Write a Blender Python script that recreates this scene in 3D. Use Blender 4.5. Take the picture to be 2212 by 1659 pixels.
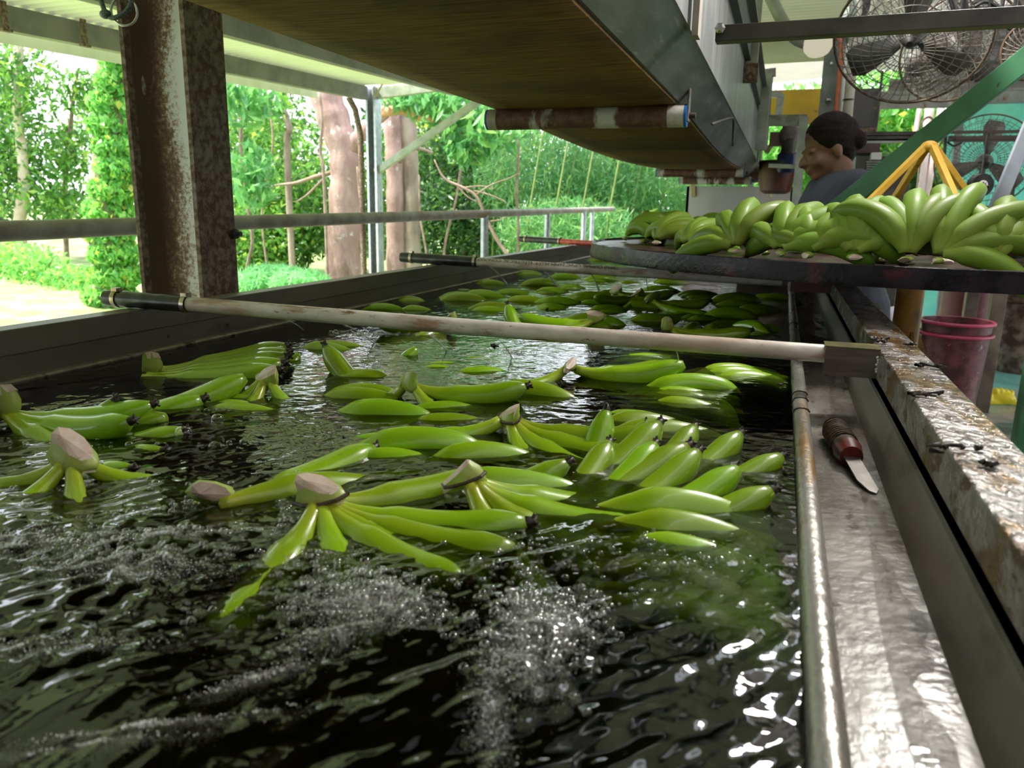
import bpy, bmesh, math, random
import numpy as np
from mathutils import Vector, Matrix

# ------------------------------------------------------------------ scene, camera, light
for o in list(bpy.data.objects):
    bpy.data.objects.remove(o, do_unlink=True)
SC = bpy.context.scene
COL = SC.collection
random.seed(7)
RNG = np.random.default_rng(11)
R_ = math.radians

# camera solved from the photograph: the tank runs along +Y, water level is z = 0, metres
F, CX, CY = 1661.0, 1106.0, 829.5            # 2212 x 1659 frame
CAM = np.array([0.0, 0.0, 0.28])
_v = np.array([(1695 - CX) / F, -(462 - CY) / F, -1.0]); _v /= np.linalg.norm(_v)
_e = np.array([1.0, -math.tan(R_(1.0)), 0.0])
_u = np.cross(_e, _v); _u /= np.linalg.norm(_u)
if _u[1] < 0: _u = -_u
RM = np.array([np.cross(_v, _u), _v, _u])    # camera axes -> world
cam_d = bpy.data.cameras.new('camera')
cam_d.sensor_fit = 'HORIZONTAL'; cam_d.sensor_width = 36.0
cam_d.lens = F / 2212.0 * 36.0
cam_d.clip_start = 0.01; cam_d.clip_end = 300
cam_d.dof.use_dof = True; cam_d.dof.focus_distance = 1.25; cam_d.dof.aperture_fstop = 9.0
cam = bpy.data.objects.new('camera', cam_d); COL.objects.link(cam)
_m = Matrix([list(RM[i]) + [CAM[i]] for i in range(3)] + [[0, 0, 0, 1]])
cam.matrix_world = _m
SC.camera = cam

world = bpy.data.worlds.new('overcast_sky'); SC.world = world
world.use_nodes = True
_bg = world.node_tree.nodes['Background']
_bg.inputs['Color'].default_value = (0.92, 0.98, 1.05, 1); _bg.inputs['Strength'].default_value = 2.8

sun_d = bpy.data.lights.new('sun', 'SUN'); sun_d.energy = 10.0; sun_d.angle = R_(6); sun_d.color = (1, 0.96, 0.85)
sun = bpy.data.objects.new('sun', sun_d); COL.objects.link(sun)
sun.rotation_euler = Vector((0.62, 0.35, -1.0)).to_track_quat('-Z', 'Y').to_euler()

SC.view_settings.view_transform = 'Standard'
SC.view_settings.look = 'None'
SC.view_settings.gamma = 1.0
SC.view_settings.use_curve_mapping = False
SC.view_settings.exposure = 0.38
SC.cycles.use_denoising = True
SC.cycles.max_bounces = 10
SC.cycles.diffuse_bounces = 4
SC.cycles.glossy_bounces = 4
SC.cycles.transmission_bounces = 8
SC.cycles.transparent_max_bounces = 24
SC.cycles.sample_clamp_indirect = 6.0
SC.cycles.caustics_reflective = False

# ------------------------------------------------------------------ pixel -> world
def ray(x, y): return RM @ np.array([(x - CX) / F, -(y - CY) / F, -1.0])
def OZ(x, y, z): d = ray(x, y); return Vector(CAM + d * ((z - CAM[2]) / d[2]))
def OX(x, y, X): d = ray(x, y); return Vector(CAM + d * ((X - CAM[0]) / d[0]))
def OY(x, y, Y): d = ray(x, y); return Vector(CAM + d * ((Y - CAM[1]) / d[1]))
def V(*a): return Vector(a)
# horizontal directions: image right and straight ahead of the lens
HR = Vector((RM[0][0], RM[1][0], 0)).normalized()
HF = Vector((-HR.y, HR.x, 0))

# ------------------------------------------------------------------ materials
MATS = {}
def _nt(name):
    m = bpy.data.materials.new(name); m.use_nodes = True
    nt = m.node_tree; nt.nodes.clear()
    out = nt.nodes.new('ShaderNodeOutputMaterial')
    return m, nt, out
def _ramp(nt, fac, stops):
    r = nt.nodes.new('ShaderNodeValToRGB')
    cr = r.color_ramp
    while len(cr.elements) < len(stops): cr.elements.new(0.5)
    for e, (p, c) in zip(cr.elements, stops):
        e.position = p; e.color = (*c, 1) if len(c) == 3 else c
    nt.links.new(fac, r.inputs[0])
    return r.outputs['Color']
def _coords(nt, stretch=(1, 1, 1), which='Object', rot=(0, 0, 0)):
    tc = nt.nodes.new('ShaderNodeTexCoord'); mp = nt.nodes.new('ShaderNodeMapping')
    mp.inputs['Scale'].default_value = stretch; mp.inputs['Rotation'].default_value = rot
    nt.links.new(tc.outputs[which], mp.inputs[0])
    return mp.outputs[0]
def _noise(nt, vec, scale, detail=5, rough=0.55, dist=0.0):
    n = nt.nodes.new('ShaderNodeTexNoise')
    n.inputs['Scale'].default_value = scale; n.inputs['Detail'].default_value = detail
    n.inputs['Roughness'].default_value = rough; n.inputs['Distortion'].default_value = dist
    nt.links.new(vec, n.inputs['Vector'])
    return n.outputs['Fac']
def _mixc(nt, fac, a, b):
    mx = nt.nodes.new('ShaderNodeMix'); mx.data_type = 'RGBA'
    nt.links.new(fac, mx.inputs[0])
    for i, c in ((6, a), (7, b)):
        if isinstance(c, tuple): mx.inputs[i].default_value = (*c, 1)
        else: nt.links.new(c, mx.inputs[i])
    return mx.outputs[2]

def mat(name, c1, c2=None, scale=6, lo=0.4, hi=0.6, stretch=(1, 1, 1), rough=0.5, rough2=None, metal=0.0,
        layers=(), bump=0.0, bscale=40, bstretch=None, coat=0.0, spec=0.5, detail=6, rot=(0, 0, 0)):
    """principled material: two colours mixed by noise, further (colour, scale, lo, hi, stretch) layers, noise bump"""
    if name in MATS: return MATS[name]
    m, nt, out = _nt(name)
    b = nt.nodes.new('ShaderNodeBsdfPrincipled')
    nt.links.new(b.outputs[0], out.inputs[0])
    b.inputs['Roughness'].default_value = rough; b.inputs['Metallic'].default_value = metal
    b.inputs['Coat Weight'].default_value = coat; b.inputs['Coat Roughness'].default_value = 0.08
    b.inputs['Specular IOR Level'].default_value = spec
    vec = _coords(nt, stretch, rot=rot)
    if c2 is None:
        b.inputs['Base Color'].default_value = (*c1, 1); col = c1
    else:
        f = _noise(nt, vec, scale, detail)
        col = _ramp(nt, f, [(lo, c1), (hi, c2)])
        if rough2 is not None:
            rr = _ramp(nt, f, [(lo, (rough,) * 3), (hi, (rough2,) * 3)])
            nt.links.new(rr, b.inputs['Roughness'])
    for (c, sc_, l, h, st) in layers:
        f2 = _noise(nt, _coords(nt, st), sc_, 7, 0.62)
        k = _ramp(nt, f2, [(l, (0, 0, 0)), (h, (1, 1, 1))])
        col = _mixc(nt, k, col, c)
    if not isinstance(col, tuple): nt.links.new(col, b.inputs['Base Color'])
    if bump:
        bn = nt.nodes.new('ShaderNodeBump'); bn.inputs['Strength'].default_value = bump
        bn.inputs['Distance'].default_value = 0.01
        fb = _noise(nt, _coords(nt, bstretch or (1, 1, 1)), bscale, 5)
        nt.links.new(fb, bn.inputs['Height']); nt.links.new(bn.outputs[0], b.inputs['Normal'])
    MATS[name] = m
    return m

def leaf_mat(name, cols, trans=0.45, rough=0.35):
    if name in MATS: return MATS[name]
    m, nt, out = _nt(name)
    g = nt.nodes.new('ShaderNodeNewGeometry')
    c = _ramp(nt, g.outputs['Random Per Island'], cols)
    p = nt.nodes.new('ShaderNodeBsdfPrincipled'); p.inputs['Roughness'].default_value = rough
    t = nt.nodes.new('ShaderNodeBsdfTranslucent'); mx = nt.nodes.new('ShaderNodeMixShader')
    mx.inputs[0].default_value = trans
    nt.links.new(c, p.inputs['Base Color'])
    hs = nt.nodes.new('ShaderNodeHueSaturation'); hs.inputs['Hue'].default_value = 0.485; hs.inputs['Value'].default_value = 1.5
    nt.links.new(c, hs.inputs['Color']); nt.links.new(hs.outputs[0], t.inputs['Color'])
    nt.links.new(p.outputs[0], mx.inputs[1]); nt.links.new(t.outputs[0], mx.inputs[2])
    nt.links.new(mx.outputs[0], out.inputs[0])
    MATS[name] = m
    return m

def sheet_mat(name, col, col2, trans):
    """corrugated roof sheet that lets daylight through"""
    if name in MATS: return MATS[name]
    m, nt, out = _nt(name)
    f = _noise(nt, _coords(nt, (1, 1, 1)), 3.0)
    c = _ramp(nt, f, [(0.3, col), (0.75, col2)])
    d = nt.nodes.new('ShaderNodeBsdfPrincipled'); d.inputs['Roughness'].default_value = 0.4
    t = nt.nodes.new('ShaderNodeBsdfTranslucent'); mx = nt.nodes.new('ShaderNodeMixShader'); mx.inputs[0].default_value = trans
    nt.links.new(c, d.inputs['Base Color']); nt.links.new(c, t.inputs['Color'])
    nt.links.new(d.outputs[0], mx.inputs[1]); nt.links.new(t.outputs[0], mx.inputs[2]); nt.links.new(mx.outputs[0], out.inputs[0])
    MATS[name] = m
    return m

def glow_mat(name, col, strength):
    if name in MATS: return MATS[name]
    m, nt, out = _nt(name)
    e = nt.nodes.new('ShaderNodeEmission'); e.inputs[0].default_value = (*col, 1); e.inputs[1].default_value = strength
    nt.links.new(e.outputs[0], out.inputs[0]); MATS[name] = m
    return m

# ------------------------------------------------------------------ objects
def tag(o, label=None, cat=None, group=None, kind=None):
    if label: o['label'] = label
    if cat: o['category'] = cat
    if group: o['group'] = group
    if kind: o['kind'] = kind
    return o
def thing(name, label, cat, loc=(0, 0, 0), group=None, kind=None):
    o = bpy.data.objects.new(name, None); o.empty_display_size = 0.05
    COL.objects.link(o); o.location = loc
    return tag(o, label, cat, group, kind)
def child(o, parent):
    """parent is an unrotated Empty (or a mesh hung on one); meshes keep their world coordinates"""
    o.parent = parent
    loc = Vector((0, 0, 0)); p = parent
    while p is not None: loc += p.location; p = p.parent
    o.location = -loc
    return o

def link_mesh(name, me, mt, parent=None, smooth=False, bevel=0.0, world_coords=True):
    if mt is not None: me.materials.append(mt)
    if smooth:
        me.shade_smooth()
        if smooth is not True: me.set_sharp_from_angle(angle=R_(smooth))
    o = bpy.data.objects.new(name, me); COL.objects.link(o)
    if parent is not None:
        if world_coords: child(o, parent)
        else: o.parent = parent
    if bevel:
        bv = o.modifiers.new('bevel', 'BEVEL'); bv.width = bevel; bv.segments = 2; bv.limit_method = 'ANGLE'; bv.angle_limit = R_(40)
    return o

class MB:
    def __init__(s): s.v = []; s.f = []
    def add(s, vs, fs):
        n = len(s.v); s.v += [tuple(p) for p in vs]; s.f += [tuple(i + n for i in f) for f in fs]; return s
    def obox(s, c, ax, ay, az):
        c, ax, ay, az = map(Vector, (c, ax, ay, az))
        vs = [c + ax * i + ay * j + az * k for k in (-1, 1) for j in (-1, 1) for i in (-1, 1)]
        return s.add(vs, [(0, 2, 3, 1), (4, 5, 7, 6), (0, 1, 5, 4), (2, 6, 7, 3), (0, 4, 6, 2), (1, 3, 7, 5)])
    def box(s, c, size): return s.obox(c, (size[0] / 2, 0, 0), (0, size[1] / 2, 0), (0, 0, size[2] / 2))
    def box2(s, a, b):
        a, b = Vector(a), Vector(b); c = (a + b) / 2; d = b - a
        return s.box(c, (abs(d.x), abs(d.y), abs(d.z)))
    def bar(s, p0, p1, w, h, up=(0, 0, 1)):
        p0, p1, up = Vector(p0), Vector(p1), Vector(up)
        d = p1 - p0; L = d.length; d.normalize()
        sd = d.cross(up)
        if sd.length < 1e-4: sd = d.cross(Vector((1, 0, 0)))
        sd.normalize(); u = sd.cross(d)
        return s.obox((p0 + p1) / 2, d * (L / 2), sd * (w / 2), u * (h / 2))
    def tube(s, pts, r, seg=10, caps=True):
        pts = [Vector(p) for p in pts]; n = len(pts)
        rs = r if isinstance(r, (list, tuple)) else [r] * n
        t0 = (pts[1] - pts[0]).normalized()
        a = t0.cross(Vector((0, 0, 1)))
        if a.length < 1e-3: a = t0.cross(Vector((1, 0, 0)))
        a.normalize(); vs = []
        for i, p in enumerate(pts):
            t = (pts[min(i + 1, n - 1)] - pts[max(i - 1, 0)])
            if t.length < 1e-9: t = t0
            t = t.normalized(); a = (a - t * a.dot(t)).normalized(); b = t.cross(a)
            for k in range(seg):
                q = 2 * math.pi * k / seg
                vs.append(p + (a * math.cos(q) + b * math.sin(q)) * rs[i])
        fs = [(i * seg + k, i * seg + (k + 1) % seg, (i + 1) * seg + (k + 1) % seg, (i + 1) * seg + k) for i in range(n - 1) for k in range(seg)]
        if caps:
            fs.append(tuple(range(seg - 1, -1, -1))); fs.append(tuple((n - 1) * seg + k for k in range(seg)))
        return s.add(vs, fs)
    def lathe(s, c, axis, prof, seg=24, caps=True):
        c, ax = Vector(c), Vector(axis).normalized()
        a = ax.cross(Vector((0, 0, 1)))
        if a.length < 1e-3: a = Vector((1, 0, 0))
        a.normalize(); b = ax.cross(a); vs = []
        for (r, t) in prof:
            for k in range(seg):
                q = 2 * math.pi * k / seg
                vs.append(c + ax * t + (a * math.cos(q) + b * math.sin(q)) * max(r, 1e-5))
        n = len(prof)
        fs = [(i * seg + k, i * seg + (k + 1) % seg, (i + 1) * seg + (k + 1) % seg, (i + 1) * seg + k) for i in range(n - 1) for k in range(seg)]
        if caps:
            fs.append(tuple(range(seg - 1, -1, -1))); fs.append(tuple((n - 1) * seg + k for k in range(seg)))
        return s.add(vs, fs)
    def prism(s, poly, o, u, v, w):
        """poly (a, b) points in the plane u, v at o, extruded along w"""
        o, u, v, w = map(Vector, (o, u, v, w)); n = len(poly)
        vs = [o + u * a + v * b for a, b in poly] + [o + u * a + v * b + w for a, b in poly]
        fs = [tuple(range(n - 1, -1, -1)), tuple(range(n, 2 * n))] + [(i, (i + 1) % n, n + (i + 1) % n, n + i) for i in range(n)]
        return s.add(vs, fs)
    def ball(s, c, r, seg=12, rings=8, scale=(1, 1, 1), rot=None):
        c = Vector(c); vs = []; fs = []
        for i in range(1, rings):
            th = math.pi * i / rings
            for k in range(seg):
                q = 2 * math.pi * k / seg
                p = Vector((r * scale[0] * math.sin(th) * math.cos(q), r * scale[1] * math.sin(th) * math.sin(q), r * scale[2] * math.cos(th)))
                if rot is not None: p = rot @ p
                vs.append(c + p)
        for i in range(rings - 2):
            for k in range(seg): fs.append((i * seg + k, (i + 1) * seg + k, (i + 1) * seg + (k + 1) % seg, i * seg + (k + 1) % seg))
        t = Vector((0, 0, r * scale[2]));
        if rot is not None: t = rot @ t
        vs += [c + t, c - t]; n = len(vs)
        for k in range(seg):
            fs.append((n - 2, k, (k + 1) % seg)); fs.append((n - 1, (rings - 2) * seg + (k + 1) % seg, (rings - 2) * seg + k))
        return s.add(vs, fs)
    def mesh(s, name):
        me = bpy.data.meshes.new(name); me.from_pydata(s.v, [], s.f); me.update()
        bm = bmesh.new(); bm.from_mesh(me); bmesh.ops.recalc_face_normals(bm, faces=bm.faces); bm.to_mesh(me); bm.free()
        return me
    def build(s, name, mt, parent=None, smooth=False, bevel=0.0):
        return link_mesh(name, s.mesh(name), mt, parent, smooth, bevel)

def corrugated(name, mt, o, along, across, pitch=0.076, amp=0.013, parent=None):
    """one corrugated sheet: waves run along 'along', repeat over 'across'"""
    o, along, across = Vector(o), Vector(along), Vector(across)
    up = across.cross(along).normalized()
    if up.z < 0: up = -up
    n = max(8, int(across.length / pitch * 8)); vs = []; fs = []
    for i in range(n + 1):
        t = i / n; h = amp * math.cos(2 * math.pi * t * across.length / pitch)
        a = o + across * t + up * h
        vs += [a, a + along]
    for i in range(n): fs.append((2 * i, 2 * i + 2, 2 * i + 3, 2 * i + 1))
    me = bpy.data.meshes.new(name); me.from_pydata([tuple(p) for p in vs], [], fs); me.update()
    return link_mesh(name, me, mt, parent, smooth=True)

def poly_path(pts, n=6):
    """smooth Catmull-Rom path through pts"""
    P = [Vector(p) for p in pts]; P = [P[0] * 2 - P[1]] + P + [P[-1] * 2 - P[-2]]; out = []
    for i in range(1, len(P) - 2):
        for k in range(n):
            t = k / n; a, b, c, d = P[i - 1], P[i], P[i + 1], P[i + 2]
            out.append(0.5 * ((2 * b) + (c - a) * t + (2 * a - 5 * b + 4 * c - d) * t * t + (3 * b - a - 3 * c + d) * t ** 3))
    out.append(P[-2]); return out

FLOOR = -0.95
UPV = Vector((0, 0, 1))
def PX(p):
    d = RM.T @ (np.array(p, float) - CAM); return (CX + F * d[0] / -d[2], CY - F * d[1] / -d[2])
def line_at_px(a, b, px):
    """point on the straight line a-b whose image column is px"""
    a, b = Vector(a), Vector(b); lo, hi = -1.5, 2.5
    for _ in range(60):
        mid = (lo + hi) / 2
        if (PX(a + (b - a) * mid)[0] < px) == (PX(b)[0] > PX(a)[0]): lo = mid
        else: hi = mid
    return a + (b - a) * lo

# ------------------------------------------------------------------ shared materials
RUSTY = mat('rusty_white_paint', (0.14, 0.065, 0.035), (0.62, 0.63, 0.66), 26, 0.44, 0.58, (1, 1, 0.5), rough=0.75, layers=[((0.10, 0.045, 0.025), 5, 0.48, 0.64, (1, 1, 0.35)), ((0.2, 0.09, 0.05), 90, 0.56, 0.68, (1, 1, 1))], bump=0.25, bscale=90)
RUST = mat('brown_rusted_steel', (0.10, 0.055, 0.035), (0.26, 0.20, 0.165), 70, 0.4, 0.62, rough=0.8, layers=[((0.06, 0.03, 0.02), 6, 0.5, 0.7, (1, 1, 0.5))], bump=0.3, bscale=120)
PURLIN = mat('grey_primed_steel', (0.17, 0.165, 0.165), (0.25, 0.235, 0.23), 5, rough=0.6, layers=[((0.16, 0.06, 0.03), 9, 0.62, 0.72, (1, 0.3, 1))])
GALV = mat('galvanised_steel', (0.36, 0.40, 0.46), (0.52, 0.55, 0.6), 30, rough=0.42, metal=0.6, layers=[((0.25, 0.25, 0.25), 4, 0.55, 0.75, (1, 1, 0.3))])
GALVG = mat('weathered_green_grey_steel', (0.3, 0.34, 0.29), (0.42, 0.45, 0.4), 12, rough=0.55, metal=0.3)
DARKST = mat('dark_painted_steel', (0.035, 0.03, 0.028), (0.07, 0.062, 0.055), 14, rough=0.5)
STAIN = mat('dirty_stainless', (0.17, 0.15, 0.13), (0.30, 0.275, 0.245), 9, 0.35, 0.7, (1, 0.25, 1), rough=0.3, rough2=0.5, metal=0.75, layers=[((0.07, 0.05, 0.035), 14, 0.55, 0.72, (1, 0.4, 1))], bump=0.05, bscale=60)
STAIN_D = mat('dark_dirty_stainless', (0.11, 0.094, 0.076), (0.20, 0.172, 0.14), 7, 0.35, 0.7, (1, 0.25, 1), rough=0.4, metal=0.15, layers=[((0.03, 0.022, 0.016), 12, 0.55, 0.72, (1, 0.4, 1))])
WETTOP = mat('wet_stained_stainless', (0.24, 0.215, 0.205), (0.36, 0.33, 0.325), 24, 0.35, 0.65, rough=0.12, rough2=0.3, metal=0.55,
             layers=[((0.15, 0.085, 0.018), 16, 0.50, 0.57, (1.6, 0.55, 1)), ((0.08, 0.04, 0.018), 55, 0.55, 0.61, (1, 0.4, 1))], bump=0.55, bscale=110, bstretch=(1, 0.6, 1))
GUTTER = mat('wet_gutter_sheet', (0.14, 0.12, 0.105), (0.25, 0.225, 0.20), 11, 0.35, 0.65, (1.5, 0.4, 1), rough=0.16, rough2=0.38, metal=0.15, spec=0.4,
             layers=[((0.06, 0.04, 0.03), 26, 0.6, 0.66, (1, 0.7, 1)), ((0.13, 0.085, 0.05), 6, 0.5, 0.68, (1.5, 0.5, 1))], bump=0.16, bscale=60)
RAILM = mat('stained_rail', (0.33, 0.30, 0.26), (0.46, 0.44, 0.41), 12, 0.35, 0.65, (2, 0.3, 1), rough=0.18, rough2=0.35, metal=0.55,
            layers=[((0.36, 0.20, 0.06), 10, 0.55, 0.66, (3, 0.35, 1)), ((0.06, 0.05, 0.03), 34, 0.64, 0.7, (1, 1, 1))], bump=0.2, bscale=90)
CONC = mat('worn_concrete_teal_reflection', (0.36, 0.27, 0.25), (0.5, 0.42, 0.4), 2.2, rough=0.25, rough2=0.5, layers=[((0.07, 0.055, 0.05), 1.6, 0.5, 0.62, (1, 1, 1)), ((0.16, 0.42, 0.37), 0.9, 0.5, 0.6, (1, 1, 1)), ((0.03, 0.02, 0.02), 9, 0.64, 0.7, (1, 1, 1))])  # teal layer is the wet floor's reflection painted into the colour; dark layers are stains
GROUND = mat('leafy_ground', (0.16, 0.24, 0.07), (0.33, 0.40, 0.16), 3, rough=0.9, layers=[((0.14, 0.10, 0.06), 1.2, 0.52, 0.68, (1, 1, 1))], bump=0.5, bscale=8)
BLACKP = mat('black_rubber', (0.012, 0.012, 0.013), (0.03, 0.03, 0.032), 30, rough=0.28)
STEELC = mat('clamp_steel', (0.32, 0.22, 0.13), (0.5, 0.45, 0.4), 60, rough=0.3, metal=0.9)
WHITEP = mat('grimy_white_pvc', (0.60, 0.54, 0.49), (0.74, 0.69, 0.64), 20, rough=0.33, layers=[((0.36, 0.17, 0.09), 16, 0.56, 0.64, (0.5, 2, 2)), ((0.22, 0.10, 0.06), 70, 0.62, 0.67, (0.35, 1, 1)), ((0.45, 0.33, 0.26), 8, 0.45, 0.7, (0.5, 2, 2))])
SHEETG = sheet_mat('pale_green_roof_sheet', (0.60, 0.65, 0.46), (0.70, 0.73, 0.55), 0.06)
SHEETP = sheet_mat('pale_pink_roof_sheet', (0.64, 0.58, 0.57), (0.74, 0.68, 0.67), 0.16)

SHEETW = mat('grey_wall_sheet', (0.25, 0.25, 0.24), (0.33, 0.32, 0.31), 4, rough=0.5)
# ------------------------------------------------------------------ ground, slab, roofs
g = MB(); n = 40
for i in range(n + 1):
    for j in range(n + 1):
        x = -45 + 60 * i / n; y = -12 + 52 * j / n
        g.v.append((x, y, FLOOR - 0.12 + (0.35 * max(0, (-x - 5)) ** 0.75 * 0.25) + 0.04 * math.sin(x * 1.7 + y) + 0.02 * math.cos(y * 2.3)))
for i in range(n):
    for j in range(n):
        a = i * (n + 1) + j; g.f.append((a, a + n + 1, a + n + 2, a + 1))
tag(g.build('ground', GROUND, smooth=True), kind='structure')
tag(MB().box2((-2.6, -3, FLOOR - 0.15), (6.5, 9.2, FLOOR)).build('floor', CONC), kind='structure')

def roof(name, o, along, across, mt, width=0.76):
    root = tag(thing(name, None, None, o), kind='structure')
    along, across = Vector(along), Vector(across); k = max(1, round(across.length / width)); st = across / k
    for i in range(k): corrugated('roof_sheet', mt, Vector(o) + st * i, along, st, parent=root)
    return root
# west bay: eave line and slope from the photograph
EA, EB = OX(0, 62, -3.6), OX(780, 213, -3.6)
eslope = (EB.z - EA.z) / (EB.y - EA.y)
def ez(y): return EA.z + (y - EA.y) * eslope
def wroof(x, y): return ez(y) + 0.135 + (x + 3.6) * 0.012
ry0, ry1 = -2.6, 6.45
roof('ceiling', (-3.95, ry0, wroof(-3.95, ry0)), (4.15, 0, 0.05), (0, ry1 - ry0, wroof(0, ry1) - wroof(0, ry0)), SHEETG)
# middle bay beyond the conveyor and east bay over the packing floor
roof('ceiling', (-1.2, 4.6, 1.93), (2.0, 0, 0.12), (0, 6.0, -0.12), SHEETP)
roof('ceiling', (0.42, -2.6, 1.74), (0, 11.5, -0.06), (5.53, 0, 0.0), SHEETP)
# back wall of the shed behind the lens and its blind east side
wb = tag(thing('wall_back', None, None, (1.0, -2.6, FLOOR)), kind='structure')
for i in range(12): corrugated('wall_sheet', SHEETW, (-3.2 + i * 0.76, -2.6, FLOOR), (0, 0, 2.9), (0.76, 0, 0), parent=wb)
we = tag(thing('wall_right', None, None, (5.95, 2.0, FLOOR)), kind='structure')
for i in range(8): corrugated('wall_sheet', SHEETW, (5.95, -2.6 + i * 0.76, FLOOR), (0, 0, 2.7), (0, 0.76, 0), parent=we)

def beam(name, label, p0, p1, w, h, mt, cat='beam', group=None, up=(0, 0, 1)):
    p0, p1 = Vector(p0), Vector(p1)
    o = MB().bar(p0, p1, w, h, up).build(name, mt, bevel=min(w, h) * 0.06)
    return tag(o, label, cat, group)
def cee(name, label, p0, p1, w, h, mt, group=None, flip=1):
    """C-section purlin: web and two lips"""
    p0, p1 = Vector(p0), Vector(p1); d = p1 - p0; sd = d.cross(Vector((0, 0, 1))).normalized() * flip; t = 0.006
    poly = [(0, 0), (w, 0), (w, 0.02), (w - t, 0.02), (w - t, t), (t, t), (t, h - t), (w - t, h - t), (w - t, h - 0.02), (w, h - 0.02), (w, h), (0, h)]
    o = MB().prism(poly, p0, sd, (0, 0, 1), d).build(name, mt)
    return tag(o, label, 'beam', group)
# eave purlin, inner purlin, fascia strip of the west roof
cee('roof_purlin', 'grey rust-edged purlin along the eave above the forest', (-3.6, ry0, ez(ry0)), (-3.6, 6.42, ez(6.42)), 0.06, 0.115, PURLIN, flip=-1)
cee('roof_purlin', 'grey purlin under the pale green sheets beside the conveyor belt', (-2.72, ry0, ez(ry0) + 0.012), (-2.72, 6.42, ez(6.42) + 0.012), 0.06, 0.12, PURLIN, flip=-1)
cee('roof_purlin', 'third grey purlin of the green-sheeted roof above the conveyor', (-1.75, ry0, ez(ry0) + 0.025), (-1.75, 6.42, ez(6.42) + 0.025), 0.06, 0.12, PURLIN, flip=-1)
fs = MB()
for i in range(100):
    y0 = ry0 + (6.2 - ry0) * i / 100; y1 = ry0 + (6.2 - ry0) * (i + 1) / 100
    a = 0.008 * (i % 2)
    fs.add([(-3.98 + a, y0, ez(y0) + 0.0), (-3.98 + 0.008 - a, y1, ez(y1) + 0.0), (-3.98 + 0.008 - a, y1, ez(y1) + 0.085), (-3.98 + a, y0, ez(y0) + 0.085)], [(0, 1, 2, 3)])
tag(fs.build('roof_fascia', SHEETG), 'pale yellow corrugated strip hanging along the roof eave', 'fascia')
for i, px in enumerate((10, 178)):
    q = OX(px, 70, -3.57)
    b = MB().box((-3.56, q.y, ez(q.y) + 0.055), (0.012, 0.03, 0.13)); b.box((-3.56, q.y, ez(q.y) - 0.01), (0.03, 0.05, 0.012))
    tag(b.build('purlin_cleat', RUST), 'rusty cleat bolted on the eave purlin', 'cleat', 'rusty cleats on the eave purlin')

# corner post with end rafter and knee brace
pc = OX(806, 215, -3.6); pz = pc.z
post = thing('corner_post', 'bright galvanised corner post of the roof before the trees', 'post', (-3.6, pc.y, FLOOR))
zz = [(-0.055, -0.05), (0.055, -0.05), (0.055, -0.03), (0.045, -0.03), (0.045, -0.042), (-0.047, -0.042), (-0.047, 0.042), (0.045, 0.042), (0.045, 0.03), (0.055, 0.03), (0.055, 0.05), (-0.055, 0.05)]
MB().prism(zz, (-3.6, pc.y, FLOOR), (0, -1, 0), (1, 0, 0), (0, 0, pz - FLOOR + 0.1)).build('shaft', GALV, post)
MB().box((-3.6, pc.y, FLOOR + 0.005), (0.2, 0.2, 0.012)).build('base_plate', GALV, post)
downp = MB().tube([(-3.78, pc.y - 0.12, ez(pc.y) + 0.02), (-3.75, pc.y - 0.06, ez(pc.y) - 0.08), (-3.72, pc.y - 0.03, ez(pc.y) - 0.3), (-3.72, pc.y - 0.03, FLOOR)], 0.028, 10)
tag(downp.build('downpipe', RUST, smooth=50), 'thin brown downpipe beside the galvanised corner post', 'pipe')
er = OY(945, 188, pc.y)
beam('end_rafter', 'pale green-grey end rafter on the galvanised corner post', (-3.6, pc.y, pz + 0.05), (-0.6, pc.y + 0.05, pz + 0.05 + (er.z - pz) / (er.x + 3.6) * 3.0 * 0.6), 0.05, 0.10, GALVG)
beam('knee_brace', 'diagonal knee brace rising from the galvanised corner post', OY(812, 372, pc.y), OY(1075, 190, pc.y), 0.05, 0.06, GALVG, 'brace')
wirep = MB().tube([OY(812, 208, pc.y - 0.1), OY(842, 150, pc.y - 0.1)], 0.008, 6)
tag(wirep.build('straw_rod', mat('straw', (0.5, 0.4, 0.2))), 'thin straw-coloured rod sticking up at the corner post', 'rod')

def web_material():
    m, nt, out = _nt('rust_streaked_web')
    p = nt.nodes.new('ShaderNodeBsdfPrincipled'); nt.links.new(p.outputs[0], out.inputs[0]); p.inputs['Roughness'].default_value = 0.7
    vec = _coords(nt); sx = nt.nodes.new('ShaderNodeSeparateXYZ'); nt.links.new(vec, sx.inputs[0])
    def madd(a, k, c_):
        n_ = nt.nodes.new('ShaderNodeMath'); n_.operation = 'MULTIPLY_ADD'; n_.inputs[1].default_value = k
        nt.links.new(a, n_.inputs[0])
        if isinstance(c_, float): n_.inputs[2].default_value = c_
        else: nt.links.new(c_, n_.inputs[2])
        return n_.outputs[0]
    big = _noise(nt, _coords(nt, (1, 1, 0.35)), 11, 4); fine = _noise(nt, vec, 120, 5, 0.65)
    f = madd(fine, 0.9, madd(big, 0.9, madd(sx.outputs[0], 6.0, 8.0)))   # rust gathers toward the inner flange
    col_ = _ramp(nt, f, [(0.62, (0.075, 0.035, 0.02)), (0.80, (0.20, 0.115, 0.075)), (0.92, (0.46, 0.40, 0.37)), (1.0, (0.62, 0.62, 0.66))])
    nt.links.new(col_, p.inputs['Base Color']); return m
WEBM = web_material()
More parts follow.
